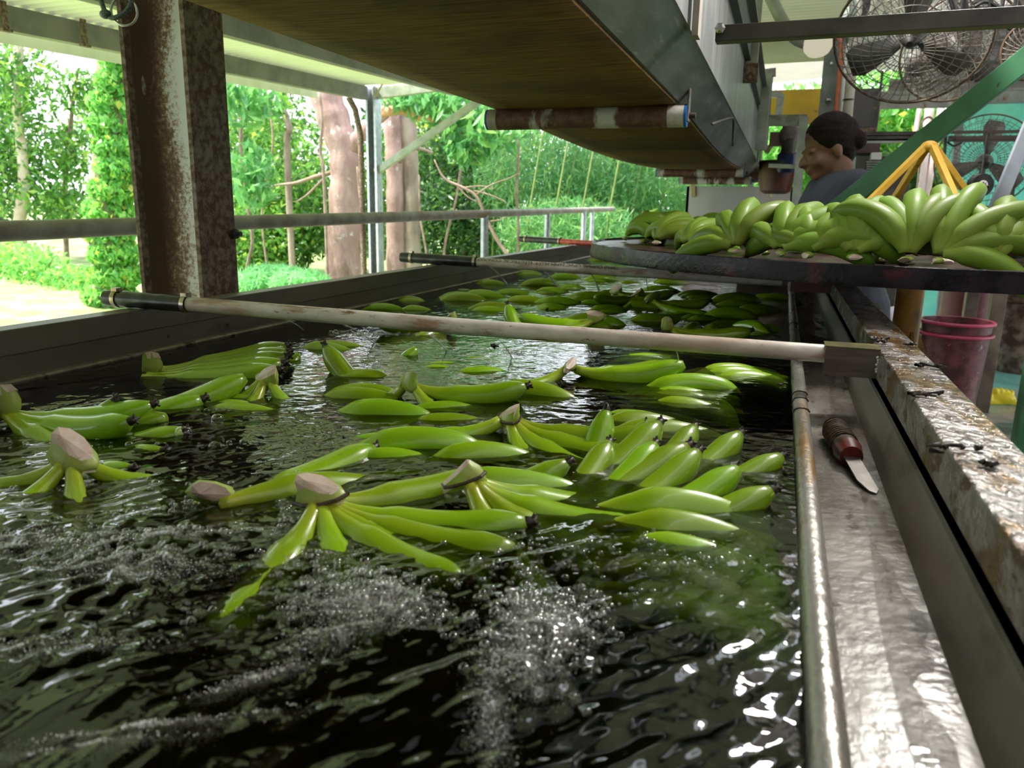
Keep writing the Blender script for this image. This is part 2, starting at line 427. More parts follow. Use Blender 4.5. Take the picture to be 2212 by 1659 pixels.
# rusty H-section column standing behind the left tank wall
c0 = OX(432, 525, -1.25); c1 = OX(510, 525, -1.25); cl = OY(303, 590, c0.y)
col = thing('steel_column', 'rusty white-painted H-section column behind the tank wall', 'column', ((cl.x - 1.25) / 2, (c0.y + c1.y) / 2, FLOOR))
top = 1.62
MB().box2((-1.262, c0.y, FLOOR), (-1.25, c1.y, top)).build('flange', RUST, col, bevel=0.001)
MB().box2((cl.x, c0.y, FLOOR), (cl.x + 0.012, c1.y, top)).build('flange', RUST, col, bevel=0.001)
yw = (c0.y + c1.y) / 2 - 0.012
w = MB(); xs = [cl.x + 0.012, cl.x + 0.02, cl.x + 0.032, -1.294, -1.272, -1.262]; ys = [yw - 0.03, yw - 0.012, yw, yw, yw - 0.012, yw - 0.045]
w.prism([(a, b) for a, b in zip(xs, ys)] + [(-1.262, yw + 0.01), (cl.x + 0.012, yw + 0.01)], (0, 0, FLOOR), (1, 0, 0), (0, 1, 0), (0, 0, top - FLOOR))
w.build('web', WEBM, col, smooth=45)
MB().box((cl.x / 2 - 0.625, (c0.y + c1.y) / 2, FLOOR + 0.006), (0.26, 0.26, 0.012)).build('base_plate', RUST, col)
bolt = OX(508, 505, -1.248)
MB().lathe((-1.25, bolt.y - 0.006, bolt.z), (1, 0, 0), [(0.012, 0), (0.012, 0.012), (0.006, 0.014), (0.006, 0.024)], 8).build('bolt', DARKST, col)
bd = OY(312, 215, yw - 0.006)
MB().tube(poly_path([bd + V(-0.006, 0, 0.09), bd + V(0.004, -0.004, 0.03), bd]), [0.006] * 12 + [0.007], 8).build('weld_blob', mat('weld', (0.4, 0.37, 0.36), (0.1, 0.07, 0.06), 60), col, smooth=True)
# rope and steel ring hung on the column head
hk = OY(268, 25, c0.y - 0.03)
ring = thing('hanging_ring', 'steel ring on a dark knotted rope at the column head', 'ring', hk)
rp = [hk + HR * (0.028 * math.cos(t)) + V(0, 0, 0.028 * math.sin(t)) for t in np.linspace(0, 2 * math.pi, 33)]
MB().tube(rp, 0.0028, 8, caps=False).build('loop', mat('bright_steel', (0.55, 0.55, 0.55), rough=0.25, metal=0.9), ring, smooth=True)
MB().tube(poly_path([hk - HR * 0.055 + V(0, 0, 0.13), hk - HR * 0.05 + V(0, 0, 0.04), hk - HR * 0.038 + V(0, 0, -0.006), hk - HR * 0.012 + V(0, -.004, -0.012), hk + HR * 0.018 + V(0, -0.004, 0.012), hk + HR * 0.02 + V(0, 0, 0.06)]), 0.0055, 8).build('rope', mat('dark_rope', (0.03, 0.05, 0.05), (0.12, 0.15, 0.14), 200, stretch=(1, 1, 2)), ring, smooth=True)
MB().ball(hk - HR * 0.04 + V(0, 0, -0.006), 0.011, scale=(1.3, 1, 0.9)).build('knot', MATS['dark_rope'], ring, smooth=True)

# perimeter guard rail
XR = -1.9
ra, rb = OX(-60, 502, XR), OX(1290, 453, XR)
rail = thing('guard_rail', 'long grey pipe guard rail between the tank and the forest', 'railing', (XR, ra.y, FLOOR))
MB().tube([ra + (ra - rb) * 0.3, ra, (ra + rb) / 2, rb, rb + (rb - ra) * 0.12], 0.027, 12).build('top_rail', mat('rail_paint', (0.20, 0.17, 0.145), (0.31, 0.29, 0.27), 10, rough=0.6, layers=[((0.22, 0.10, 0.05), 5, 0.55, 0.7, (1, 0.5, 1))]), rail, smooth=50)
for px, ww in ((1047, 0.035), (1183, 0.035), (1262, 0.035), (1280, 0.03), (-250, 0.03)):
    q = line_at_px(ra, rb, px) if px > 0 else ra + (ra - rb) * 0.2
    MB().tube([(XR, q.y, FLOOR - 0.12), (XR, q.y, q.z)], ww * 0.75, 10).build('post', GALV, rail, smooth=50)
q = line_at_px(ra, rb, 779)
MB().box2((XR - 0.025, q.y - 0.02, FLOOR - 0.12), (XR + 0.02, q.y + 0.02, q.z)).build('post', GALVG, rail)

# ------------------------------------------------------------------ wash tank
T0, T1, TS, XS = -0.5, 5.6, 3.3, -0.16      # beyond TS the tank narrows to XS
tank = thing('wash_tank', 'long stainless banana wash tank with a gutter along its side', 'tank', (-0.5, 2.5, FLOOR))
def sweep(poly, name, mt, y0=T0, y1=T1, bevel=0.0, parent=tank, smooth=False):
    return MB().prism(poly, (0, y0, 0), (1, 0, 0), (0, 0, 1), (0, y1 - y0, 0)).build(name, mt, parent, smooth, bevel)
LZ = 0.083
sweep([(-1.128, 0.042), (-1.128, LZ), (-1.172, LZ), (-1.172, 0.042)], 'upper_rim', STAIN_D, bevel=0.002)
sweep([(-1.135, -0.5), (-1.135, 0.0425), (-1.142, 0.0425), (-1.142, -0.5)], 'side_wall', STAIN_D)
sweep([(-1.115, -0.004), (-1.113, 0.003), (-1.118, 0.006), (-1.135, 0.006), (-1.135, -0.004)], 'waterline_ledge', mat('ledge_scum', (0.2, 0.17, 0.13), (0.36, 0.32, 0.26), 30, rough=0.4, metal=0.3, layers=[((0.03, 0.02, 0.015), 30, 0.55, 0.65, (1, 1, 1))]))
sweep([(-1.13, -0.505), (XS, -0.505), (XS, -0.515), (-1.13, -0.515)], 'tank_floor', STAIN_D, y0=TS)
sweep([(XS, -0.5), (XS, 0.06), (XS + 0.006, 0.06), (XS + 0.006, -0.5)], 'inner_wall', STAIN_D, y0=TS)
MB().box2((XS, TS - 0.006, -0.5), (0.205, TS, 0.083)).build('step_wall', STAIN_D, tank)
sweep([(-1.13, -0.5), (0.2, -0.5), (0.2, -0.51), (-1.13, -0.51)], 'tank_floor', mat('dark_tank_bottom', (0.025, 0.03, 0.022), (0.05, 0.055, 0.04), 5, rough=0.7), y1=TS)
sweep([(0.037, -0.5), (0.037, 0.002), (0.041, 0.002), (0.041, -0.5)], 'inner_wall', mat('slimy_wall', (0.03, 0.03, 0.022), (0.07, 0.065, 0.045), 30, rough=0.4), y1=TS)
rp = [(0.0365, -0.012)] + [(0.047 - 0.0105 * math.cos(t), 0.006 + 0.009 * math.sin(t)) for t in np.linspace(0, math.pi, 9)] + [(0.058, -0.021), (0.054, -0.021), (0.054, -0.012)]
sweep(rp, 'weir_rail', RAILM, y1=TS, smooth=35)
sweep([(0.056, -0.021), (0.135, -0.017), (0.135, -0.02), (0.056, -0.024)], 'gutter_floor', GUTTER, y1=TS)
sweep([(0.131, -0.02), (0.1445, 0.034), (0.1475, 0.0365), (0.1475, 0.034), (0.135, -0.021)], 'gutter_wall', STAIN, y1=TS, bevel=0.0006)
sweep([(0.148, 0.0455), (0.211, 0.0455), (0.211, LZ + 0.002), (0.150, LZ + 0.003)], 'cap_channel', WETTOP, y1=TS, bevel=0.0022)
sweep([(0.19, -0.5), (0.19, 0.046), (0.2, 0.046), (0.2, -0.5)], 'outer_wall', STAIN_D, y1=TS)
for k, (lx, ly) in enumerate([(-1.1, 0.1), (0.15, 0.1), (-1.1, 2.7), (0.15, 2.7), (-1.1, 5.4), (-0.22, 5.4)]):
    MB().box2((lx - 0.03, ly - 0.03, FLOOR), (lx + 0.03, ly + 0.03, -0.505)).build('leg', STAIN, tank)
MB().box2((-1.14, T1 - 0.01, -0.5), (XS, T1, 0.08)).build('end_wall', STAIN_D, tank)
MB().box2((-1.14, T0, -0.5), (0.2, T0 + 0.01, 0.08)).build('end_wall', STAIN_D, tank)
for px, py in ((492, 703), (365, 727), (720, 637)):     # little drain holes and runs on the left wall
    q = OX(px, py, -1.1345)
    MB().lathe((-1.136, q.y, q.z), (1, 0, 0), [(0.004, 0), (0.004, 0.0025)], 10).build('rivet', DARKST, tank)
for px, py, wl in ((1722, 862, 0.009), (1722, 885, 0.011), (1728, 700, 0.012), (1716, 848, 0.006)):   # grime rings on the weir rail
    q = OZ(px, py, 0.012)
    ringp = [V(0.047 - 0.0115 * math.cos(t), q.y + 0.003 * math.sin(3 * t), 0.006 + 0.010 * math.sin(t)) for t in np.linspace(0.1, math.pi * 0.9, 9)]
    MB().tube(ringp, 0.0011, 5).build('grime_band', DARKST, tank, smooth=True)

# ------------------------------------------------------------------ spray pipes across the tank
def spray_pipe(label, pl, pr, r, px_end, px_sleeve, sleeve_r, body_mt, px_far=None):
    """pl, pr two points on the pipe axis; black hose sleeve from px_end to px_sleeve at the left end"""
    pl, pr = Vector(pl), Vector(pr)
    a = line_at_px(pl, pr, px_end); b = line_at_px(pl, pr, px_sleeve); d = (pr - pl).normalized()
    t = thing('spray_pipe', label, 'pipe', a)
    MB().tube([a + d * 0.03, b, (b + pr) / 2 + V(0, 0, -0.002), pr], r, 18).build('pipe_body', body_mt, t, smooth=50)
    n = 14; pts = [a + (b - a) * (i / n) for i in range(n + 1)]
    rs = [sleeve_r * (1 + 0.05 * math.sin(i * 2.1) * (1 if 2 < i < 11 else 0)) for i in range(n + 1)]
    rs[0] = sleeve_r * 0.93; rs[2] = sleeve_r * 0.92; rs[1] = sleeve_r * 1.02
    MB().tube(pts, rs, 16).build('hose_sleeve', BLACKP, t, smooth=50)
    for u in (0.14, 0.97):
        c = a + (b - a) * u
        k = MB(); k.tube([c - d * 0.0045, c + d * 0.0045], sleeve_r * 1.09, 18)
        k.obox(c + V(0, 0, sleeve_r * 1.12), d * 0.006, d.cross(V(0, 0, 1)) * 0.008, V(0, 0, 0.0035))
        k.build('hose_clamp', STEELC, t, smooth=40)
    return t, a, b, d
pl1, pr1 = OZ(330, 651, 0.0985), OX(1785, 764, 0.079)
p1, a1, b1, d1 = spray_pipe('long grimy white spray pipe bracketed to the gutter-side tank wall', pl1, pr1, 0.0138, 229, 408, 0.0155, WHITEP)
pl2, pr2 = OZ(890, 557, 0.104), OZ(1690, 608, 0.078)
p2, a2, b2, d2 = spray_pipe('white spray pipe lettered as electrical conduit', pl2, pr2, 0.0155, 867, 1031, 0.0185, WHITEP)
REDP = mat('red_pvc', (0.5, 0.05, 0.03), (0.6, 0.12, 0.08), 30, rough=0.35)
pl3, pr3 = OZ(1140, 517, 0.104), OZ(1560, 542, 0.092)
p3, a3, b3, d3 = spray_pipe('red spray pipe with black sleeve running under the packing table', pl3, pr3, 0.0155, 1124, 1212, 0.019, REDP)
# folded steel pocket holding the first pipe on the right wall
bk = thing('pipe_bracket', 'folded steel pocket holding the spray pipe on the wall', 'bracket', (0.11, pr1.y, 0.04))
yb0, yb1 = pr1.y - 0.022, pr1.y + 0.024
BR = mat('brown_brushed_steel', (0.14, 0.115, 0.10), (0.23, 0.20, 0.175), 30, rough=0.35, metal=0.8, stretch=(0.3, 1, 3))
MB().box2((0.076, yb0, 0.044), (0.151, yb0 + 0.002, LZ + 0.004)).build('front_plate', BR, bk)
MB().box2((0.076, yb1, 0.044), (0.151, yb1 + 0.002, LZ + 0.004)).build('back_plate', BR, bk)
MB().box2((0.075, yb0, LZ + 0.0035), (0.1515, yb1 + 0.002, LZ + 0.0055)).build('top_plate', mat('algae_brass', (0.34, 0.30, 0.10), (0.2, 0.18, 0.10), 40, rough=0.25, metal=0.6), bk)
wd = MB()
for i in range(7): wd.ball((0.150 + random.uniform(-0.002, 0.002), yb0 - 0.0005, 0.055 + i * 0.0035), 0.0026, 8, 6)
wd.build('weld_bead', mat('weld_white', (0.6, 0.58, 0.52), rough=0.3, metal=0.5), bk, smooth=True)
bk2 = MB().box2((0.035, pr2.y - 0.02, 0.05), (0.15, pr2.y + 0.02, 0.092))
tag(bk2.build('pipe_bracket', mat('brown_block', (0.16, 0.10, 0.08)), bevel=0.002), 'dark brown bracket of the lettered pipe below the packing table', 'bracket')

# lettering printed along the second pipe, upside down as in the photograph
fc = bpy.data.curves.new('pipe_lettering', 'FONT')
fc.body = '10050 CLIPSAL UPVC 25MM M.D.T. ELECTRICAL CONDUIT'; fc.align_x = 'LEFT'; fc.extrude = 0.0001; fc.size = 0.012
ft = bpy.data.objects.new('lettering', fc); COL.objects.link(ft)
fc.materials.append(mat('black_ink', (0.02, 0.02, 0.025)))
s_r, s_l = line_at_px(pl2, pr2, 1338), line_at_px(pl2, pr2, 1036)
ux = (s_l - s_r).normalized()
tv = (Vector(CAM) - (s_l + s_r) / 2); tv = (tv - ux * tv.dot(ux)).normalized()
nrm = (tv * 0.80 + V(0, 0, 1) * 0.60); nrm = (nrm - ux * nrm.dot(ux)).normalized()
uy = nrm.cross(ux)
bpy.context.view_layer.update()
wl = ft.dimensions.x or 0.35
sc_ = (s_l - s_r).length / wl
M4 = Matrix.Identity(4)
off = s_r + nrm * 0.0158 - uy * 0.0055
for i in range(3):
    M4[i][0] = ux[i] * sc_; M4[i][1] = uy[i] * 1.35; M4[i][2] = nrm[i]; M4[i][3] = off[i]
lme = bpy.data.meshes.new_from_object(ft.evaluated_get(bpy.context.evaluated_depsgraph_get()))
lme.transform(M4)
bpy.data.objects.remove(ft, do_unlink=True)
link_mesh('lettering', lme, None, p2)

# ------------------------------------------------------------------ overhead conveyor
conv = thing('belt_conveyor', 'long overhead belt conveyor with slime-brown belt above the tank', 'conveyor', (-0.51, 2.0, 0.52))
BELT = mat('slimy_brown_belt', (0.075, 0.040, 0.011), (0.24, 0.14, 0.035), 110, 0.3, 0.7, (0.10, 1.6, 1), rough=0.75, spec=0.15, layers=[((0.03, 0.022, 0.01), 2.2, 0.45, 0.7, (1, 1, 1)), ((0.26, 0.18, 0.06), 150, 0.66, 0.74, (0.10, 1.5, 1)), ((0.06, 0.08, 0.03), 3, 0.62, 0.8, (1, 1, 1))], bump=0.35, bscale=60, bstretch=(0.12, 1.5, 1))
XB0, XB1, ZB = -0.742, -0.272, 0.537
YR1, YR2, YR3 = 2.0, 4.9, 6.0
def beltz(y):
    if y < YR1: return ZB + 0.004 * math.sin(max(0, min(1, (y + 1) / 3)) * math.pi) * -1
    if y < YR2:
        u = (y - YR1) / (YR2 - YR1); return ZB - 0.028 * math.sin(math.pi * u) ** 1.0 - 0.0 * u
    return ZB
bm_ = MB(); ys = list(np.linspace(-0.6, YR3, 120)); nx = 8
for y in ys:
    for i in range(nx + 1):
        u = i / nx; bm_.v.append((XB0 + (XB1 - XB0) * u, y, beltz(y) + 0.004 * (2 * u - 1) ** 2))
for j in range(len(ys) - 1):
    for i in range(nx):
        a = j * (nx + 1) + i; bm_.f.append((a, a + 1, a + nx + 2, a + nx + 1))
bo = bm_.build('belt', BELT, conv, smooth=True)
so = bo.modifiers.new('thick', 'SOLIDIFY'); so.thickness = 0.006
ROLL = mat('gunked_white_roller', (0.10, 0.045, 0.03), (0.17, 0.085, 0.06), 40, rough=0.6, layers=[((0.62, 0.60, 0.58), 7, 0.53, 0.58, (1, 0.3, 0.3))], bump=0.3, bscale=70)
WROLL = mat('white_roller_end', (0.55, 0.52, 0.48), (0.4, 0.35, 0.3), 20, rough=0.4)
BLUE = mat('blue_plastic', (0.02, 0.12, 0.4), rough=0.4)
def roller(y, z, r, x0=-0.765, x1=-0.245, grime=ROLL):
    ro = MB().tube([(x0 + 0.03, y, z), (x1 - 0.045, y, z)], r, 20).build('roller', grime, conv, smooth=50)
    MB().tube([(x0 + 0.006, y, z), (x0 + 0.031, y, z)], r * 1.0, 20).build('roller_end', WROLL, ro, smooth=50)
    MB().tube([(x1 - 0.046, y, z), (x1 - 0.006, y, z)], r * 1.02, 20).build('roller_end', WROLL, ro, smooth=50)
    MB().tube([(x0, y, z), (x0 + 0.007, y, z)], r * 0.98, 20).build('bearing_cap', BLUE, ro, smooth=50)
    MB().tube([(x1 - 0.007, y, z), (x1, y, z)], r * 1.02, 20).build('bearing_cap', BLUE, ro, smooth=50)
    MB().tube([(x1, y, z), (x1 + 0.02, y, z)], 0.007, 8).build('axle', DARKST, ro, smooth=50)
    return ro
roller(YR1, ZB - 0.028, 0.0265)
roller(YR2, ZB - 0.024, 0.026)
roller(YR3, ZB - 0.028, 0.027)
PLATE = mat('brushed_conveyor_side', (0.115, 0.125, 0.13), (0.18, 0.19, 0.195), 14, rough=0.4, metal=0.35, stretch=(1, 0.4, 2.5), layers=[((0.05, 0.05, 0.045), 7, 0.55, 0.75, (1, 0.4, 1)), ((0.3, 0.31, 0.32), 30, 0.62, 0.7, (1, 0.15, 2))])
PLATEB = mat('bright_conveyor_side', (0.19, 0.195, 0.205), (0.29, 0.295, 0.30), 10, rough=0.4, metal=0.35, stretch=(1, 2, 0.4), layers=[((0.12, 0.10, 0.085), 16, 0.58, 0.68, (1, 2, 0.3))])
GREEND = mat('dark_green_angle', (0.02, 0.035, 0.02), (0.04, 0.055, 0.03), 12, rough=0.5)
ye = 5.9
def skin(poly, name, mt, y0, y1): return MB().prism(poly, (0, y0, 0), (1, 0, 0), (0, 0, 1), (0, y1 - y0, 0)).build(name, mt, conv)
for sx in (1, -1):
    X = lambda x: x if sx > 0 else -1.027 - x
    sk = MB(); yy = list(np.linspace(-0.6, ye, 60))
    for y in yy: sk.v += [(X(-0.290), y, beltz(y) + 0.007), (X(-0.268), y, beltz(y) + 0.008), (X(-0.205), y, 0.617)]
    for j in range(59):
        for i in range(2): sk.f.append((j * 3 + i, j * 3 + i + 1, j * 3 + i + 4, j * 3 + i + 3))
    sko = sk.build('drip_skirt', PLATE, conv); sks = sko.modifiers.new('thick', 'SOLIDIFY'); sks.thickness = 0.003
    skin([(X(-0.205), 0.615), (X(-0.198), 0.615), (X(-0.198), 0.86), (X(-0.205), 0.86)], 'side_plate', PLATEB, -0.6, ye)
    skin([(X(-0.2), 0.855), (X(-0.175), 0.855), (X(-0.175), 0.955), (X(-0.2), 0.955)], 'top_angle', GREEND, -0.6, ye + 0.25)
    skin([(X(-0.176), 0.95), (X(-0.15), 0.95), (X(-0.15), 0.956), (X(-0.176), 0.956)], 'top_lip', STAIN, -0.6, ye + 0.25)
skin([(-0.80, 0.70), (-0.22, 0.70), (-0.22, 0.706), (-0.80, 0.706)], 'light_block_deck', STAIN_D, -0.6, ye)  # unseen deck added between the side plates to block light
skin([(-0.80, 0.90), (-0.22, 0.90), (-0.22, 0.906), (-0.80, 0.906)], 'carrying_belt', BELT, -0.6, ye)
for k, (yb, s) in enumerate(((YR1, 1.0), (YR2, 0.95))):           # roller hanger straps and bolts on the near side
    h = MB(); xh = -0.243
    h.obox((xh, yb, ZB + 0.02), (0.0025, 0, 0), (0, 0.016, 0), (0, 0, 0.062))
    h.obox((xh + 0.012, yb - 0.03, ZB + 0.135), (0.0025, 0, 0), (0, 0.008, 0), (0, 0, 0.055))
    h.build('roller_strap', STAIN, conv, bevel=0.001)
    MB().tube(poly_path([(xh - 0.005, yb - 0.075, ZB + 0.205), (xh + 0.012, yb - 0.045, ZB + 0.19), (xh + 0.016, yb - 0.03, ZB + 0.15), (xh + 0.014, yb - 0.03, ZB + 0.09)]), 0.0042, 8).build('bent_bar', STAIN, conv, smooth=True)
    for zb in (ZB + 0.105, ZB + 0.077):
        b = MB().lathe((xh - 0.012, yb - 0.02, zb), (1, 0, 0), [(0.011, 0), (0.011, 0.009), (0.006, 0.01), (0.006, 0.022), (0.011, 0.023), (0.011, 0.033), (0.006, 0.034), (0.006, 0.04)], 6)
        b.build('bolt', mat('brass_bolt', (0.28, 0.22, 0.12), rough=0.35, metal=0.8), conv)
q = OX(1558, 262, -0.2)
MB().tube(poly_path([OX(1535, 268, -0.2) + V(0.004, 0, 0), OX(1572, 256, -0.2) + V(0.004, 0, 0), OX(1582, 262, -0.2) + V(0.004, 0, 0), OX(1580, 315, -0.2) + V(0.004, 0, 0)]), 0.004, 6).build('bent_bar', DARKST, conv, smooth=True)
# rusty discharge end
en = MB(); en.prism([(0, 0), (0.22, 0.02), (0.30, 0.18), (0.24, 0.36), (0, 0.4)], (-0.197, ye - 0.06, 0.47), (0, 1, 0), (0, 0, 1), (0.006, 0, 0))
en.build('end_cheek', RUSTY, conv)
en2 = MB(); en2.prism([(0, 0), (0.1, 0.02), (0.16, 0.16), (0.02, 0.34), (-0.1, 0.30), (-0.06, 0.1)], (-0.186, ye - 0.45, 0.55), (0, 1, 0), (0, 0, 1), (0.004, 0, 0))
en2.build('grease_guard', mat('greasy_black', (0.02, 0.015, 0.012), (0.07, 0.04, 0.03), 20, rough=0.4), conv)
MB().tube([(-0.7, ye + 0.2, 0.56), (-0.2, ye + 0.2, 0.56)], 0.06, 16).build('tail_drum', RUST, conv, smooth=50)
# hangers that carry the conveyor
h1 = OX(1497, 82, -0.19)
beam('conveyor_hanger', 'short spotted steel hanger on the conveyor side by the bolts', (-0.185, h1.y, h1.z), (-0.185, h1.y, 1.6), 0.042, 0.012, mat('spotted_steel', (0.36, 0.31, 0.27), (0.43, 0.38, 0.34), 20, rough=0.5, metal=0.3, layers=[((0.12, 0.06, 0.04), 60, 0.66, 0.7, (1, 1, 1))]), 'hanger', up=(1, 0, 0))
for (px, y0, X, wd_, lab) in ((1628, 172, -0.12, 0.05, 'flat grey hanger with a rusty foot beside the dark crossbar'), (1652, 325, -0.10, 0.05, 'grey hanger leg before the yellow panel')):
    q = OX(px - 6, y0, X); q2 = OX(px + 4, 0, X)
    Yh = 3.3 if px == 1628 else 4.6
    q = OY(px - 10, y0, Yh); qt = OY(px + 6, 0 if px == 1628 else 158, Yh)
    beam('conveyor_hanger', lab, q, V(q.x, q.y, 1.95 if px == 1628 else qt.z), 0.055, 0.02, GALVG, 'hanger', up=(0, 1, 0))
qf = OY(1622, 158, 3.29)
tag(MB().box(qf, (0.055, 0.03, 0.07)).build('hanger_shoe', RUST, bevel=0.003), 'dark rusty shoe at the foot of the flat grey hanger', 'bracket')

# LED floodlight hung under the strip between the roofs, aimed back at the near end of the tank (out of frame;
# its mirror image is the bright glint on the wet gutter)
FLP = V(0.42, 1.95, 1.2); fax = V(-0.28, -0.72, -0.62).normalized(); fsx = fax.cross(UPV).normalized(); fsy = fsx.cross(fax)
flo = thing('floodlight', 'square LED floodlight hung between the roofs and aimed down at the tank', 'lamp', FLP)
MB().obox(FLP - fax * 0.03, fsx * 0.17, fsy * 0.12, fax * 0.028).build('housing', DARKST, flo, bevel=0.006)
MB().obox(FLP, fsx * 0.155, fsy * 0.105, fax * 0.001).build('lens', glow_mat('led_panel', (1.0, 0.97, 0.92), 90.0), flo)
for sgn in (-1, 1): MB().bar(FLP + fsx * 0.178 * sgn - fax * 0.03, FLP + fsx * 0.178 * sgn - fax * 0.03 + V(0, 0, 0.2), 0.012, 0.03).build('yoke_arm', GALV, flo)
MB().bar(FLP - fsx * 0.19 - fax * 0.03 + V(0, 0, 0.2), FLP + fsx * 0.19 - fax * 0.03 + V(0, 0, 0.2), 0.03, 0.012).build('yoke_bridge', GALV, flo)
MB().tube([FLP - fax * 0.03 + V(0, 0, 0.2), FLP - fax * 0.03 + V(0, 0, 0.48)], 0.012, 8).build('drop_rod', GALV, flo)
beam('lamp_rail', 'steel rail that carries the floodlight between the roofs', (0.05, FLP.y + 0.025, FLP.z + 0.49), (0.95, FLP.y + 0.025, FLP.z + 0.49), 0.03, 0.03, GALV, 'rail')
# ------------------------------------------------------------------ water
def perlin(x, y, seed=0):
    rg = np.random.default_rng(seed); P = rg.permutation(256); A = rg.uniform(0, 2 * np.pi, 256)
    xi = np.floor(x).astype(int); yi = np.floor(y).astype(int); xf = x - xi; yf = y - yi
    def gr(ix, iy, dx, dy):
        a = A[P[(P[ix & 255] + iy) & 255]]; return np.cos(a) * dx + np.sin(a) * dy
    u = xf ** 3 * (xf * (xf * 6 - 15) + 10); v = yf ** 3 * (yf * (yf * 6 - 15) + 10)
    n00 = gr(xi, yi, xf, yf); n10 = gr(xi + 1, yi, xf - 1, yf); n01 = gr(xi, yi + 1, xf, yf - 1); n11 = gr(xi + 1, yi + 1, xf - 1, yf - 1)
    return (n00 * (1 - u) + n10 * u) * (1 - v) + (n01 * (1 - u) + n11 * u) * v
# upwellings of air in the near water: (px, py, radius m, height m, foam amount)
WELLS = [(770, 1300, 0.050, 0.010, 1.0), (1180, 1370, 0.045, 0.009, 0.9), (280, 1225, 0.060, 0.010, 0.8), (40, 1165, 0.05, 0.008, 0.7),
         (120, 1400, 0.05, 0.006, 0.5), (1090, 1500, 0.035, 0.005, 0.6), (640, 1420, 0.035, 0.005, 0.5)]
WPOS = [(OZ(a, b, 0), r, h, f) for a, b, r, h, f in WELLS]
def turb(x, y):
    """how rough the water is: boiling near the blower, calm further down the tank"""
    t = 1.0 / (1 + np.exp((y + 0.25 * (x + 0.3) - 0.70) / 0.05))
    return t
def water_h(x, y):
    x = np.asarray(x, float); y = np.asarray(y, float)
    t = turb(x, y)
    a = 0.9; u = x * math.cos(a) + y * math.sin(a); w = -x * math.sin(a) + y * math.cos(a)
    h = t * (0.0045 * perlin(x * 9, y * 9, 1) + 0.0030 * perlin(u * 16, w * 34, 2) + 0.0020 * perlin(u * 42, w * 80, 3))
    far = 1 - 0.6 * t
    h += far * (0.0012 * perlin(x * 7, y * 5, 4) + 0.0009 * perlin(x * 16, y * 20, 5) + 0.0008 * perlin(x * 38, y * 60, 6) + 0.0004 * perlin(x * 75, y * 120, 9))
    for p, r, hh, f in WPOS:
        d2 = ((x - p.x) ** 2 + (y - p.y) ** 2) / r ** 2
        h += hh * np.exp(-d2) * (0.6 + 0.9 * perlin(x * 60, y * 60, 7))
    return h
nc, nr = 560, 640
uu = np.linspace(0, 1, nc); wx = -1.134 + 1.170 * (1 - (1 - uu) ** 1.7)
vv = np.linspace(0, 1, nr); wy = np.where(vv < 0.06, -0.48 + (0.30 + 0.48) * vv / 0.06, 0.30 * np.exp(math.log(5.58 / 0.30) * np.clip((vv - 0.06) / 0.94, 0, 1)))
GX, GY = np.meshgrid(wx, wy)
GZ = water_h(GX, GY)
verts = np.stack([GX.ravel(), GY.ravel(), GZ.ravel()], 1)
ii = (np.arange(nr - 1)[:, None] * nc + np.arange(nc - 1)[None, :]).ravel()
quads = np.stack([ii, ii + 1, ii + nc + 1, ii + nc], 1)
quads = quads[~((verts[quads[:, 0], 1] > TS - 0.03) & (verts[quads[:, 1], 0] > XS + 0.002))]
def np_mesh(name, verts, faces, k):
    me = bpy.data.meshes.new(name)
    me.vertices.add(len(verts)); me.vertices.foreach_set('co', np.ascontiguousarray(verts, np.float32).ravel())
    me.loops.add(len(faces) * k); me.loops.foreach_set('vertex_index', np.ascontiguousarray(faces, np.int32).ravel())
    me.polygons.add(len(faces)); me.polygons.foreach_set('loop_start', np.arange(0, len(faces) * k, k, dtype=np.int32))
    me.update(calc_edges=True); me.validate()
    return me
def water_material(name='wash_water', ior=1.75, bump=0.5):
    m, nt, out = _nt(name)
    vec = _coords(nt, (1, 1, 1))
    n1 = _noise(nt, _coords(nt, (1.0, 1.6, 1), rot=(0, 0, -0.6)), 64, 1.5, 0.5); n2 = _noise(nt, vec, 130, 1)
    ad = nt.nodes.new('ShaderNodeMath'); ad.operation = 'MULTIPLY_ADD'; ad.inputs[1].default_value = 0.3
    nt.links.new(n2, ad.inputs[0]); nt.links.new(n1, ad.inputs[2])
    bp = nt.nodes.new('ShaderNodeBump'); bp.inputs['Strength'].default_value = bump; bp.inputs['Distance'].default_value = 0.001
    nt.links.new(ad.outputs[0], bp.inputs['Height'])
    gl = nt.nodes.new('ShaderNodeBsdfGlossy'); gl.inputs['Roughness'].default_value = 0.02
    rf = nt.nodes.new('ShaderNodeBsdfRefraction'); rf.inputs['IOR'].default_value = 1.25; rf.inputs['Roughness'].default_value = 0.0
    tr = nt.nodes.new('ShaderNodeBsdfTransparent')
    fr = nt.nodes.new('ShaderNodeFresnel'); fr.inputs['IOR'].default_value = ior
    for q in (gl, rf, fr): nt.links.new(bp.outputs[0], q.inputs['Normal'])
    mx = nt.nodes.new('ShaderNodeMixShader'); mx.inputs[0].default_value = 0.6
    nt.links.new(rf.outputs[0], mx.inputs[1]); nt.links.new(tr.outputs[0], mx.inputs[2])
    m2 = nt.nodes.new('ShaderNodeMixShader'); nt.links.new(fr.outputs[0], m2.inputs[0])
    nt.links.new(mx.outputs[0], m2.inputs[1]); nt.links.new(gl.outputs[0], m2.inputs[2])
    nt.links.new(m2.outputs[0], out.inputs['Surface'])
    ab = nt.nodes.new('ShaderNodeVolumeAbsorption'); ab.inputs['Color'].default_value = (0.50, 0.66, 0.22, 1); ab.inputs['Density'].default_value = 6.5
    nt.links.new(ab.outputs[0], out.inputs['Volume'])
    return m
wme = np_mesh('water', verts, quads, 4)
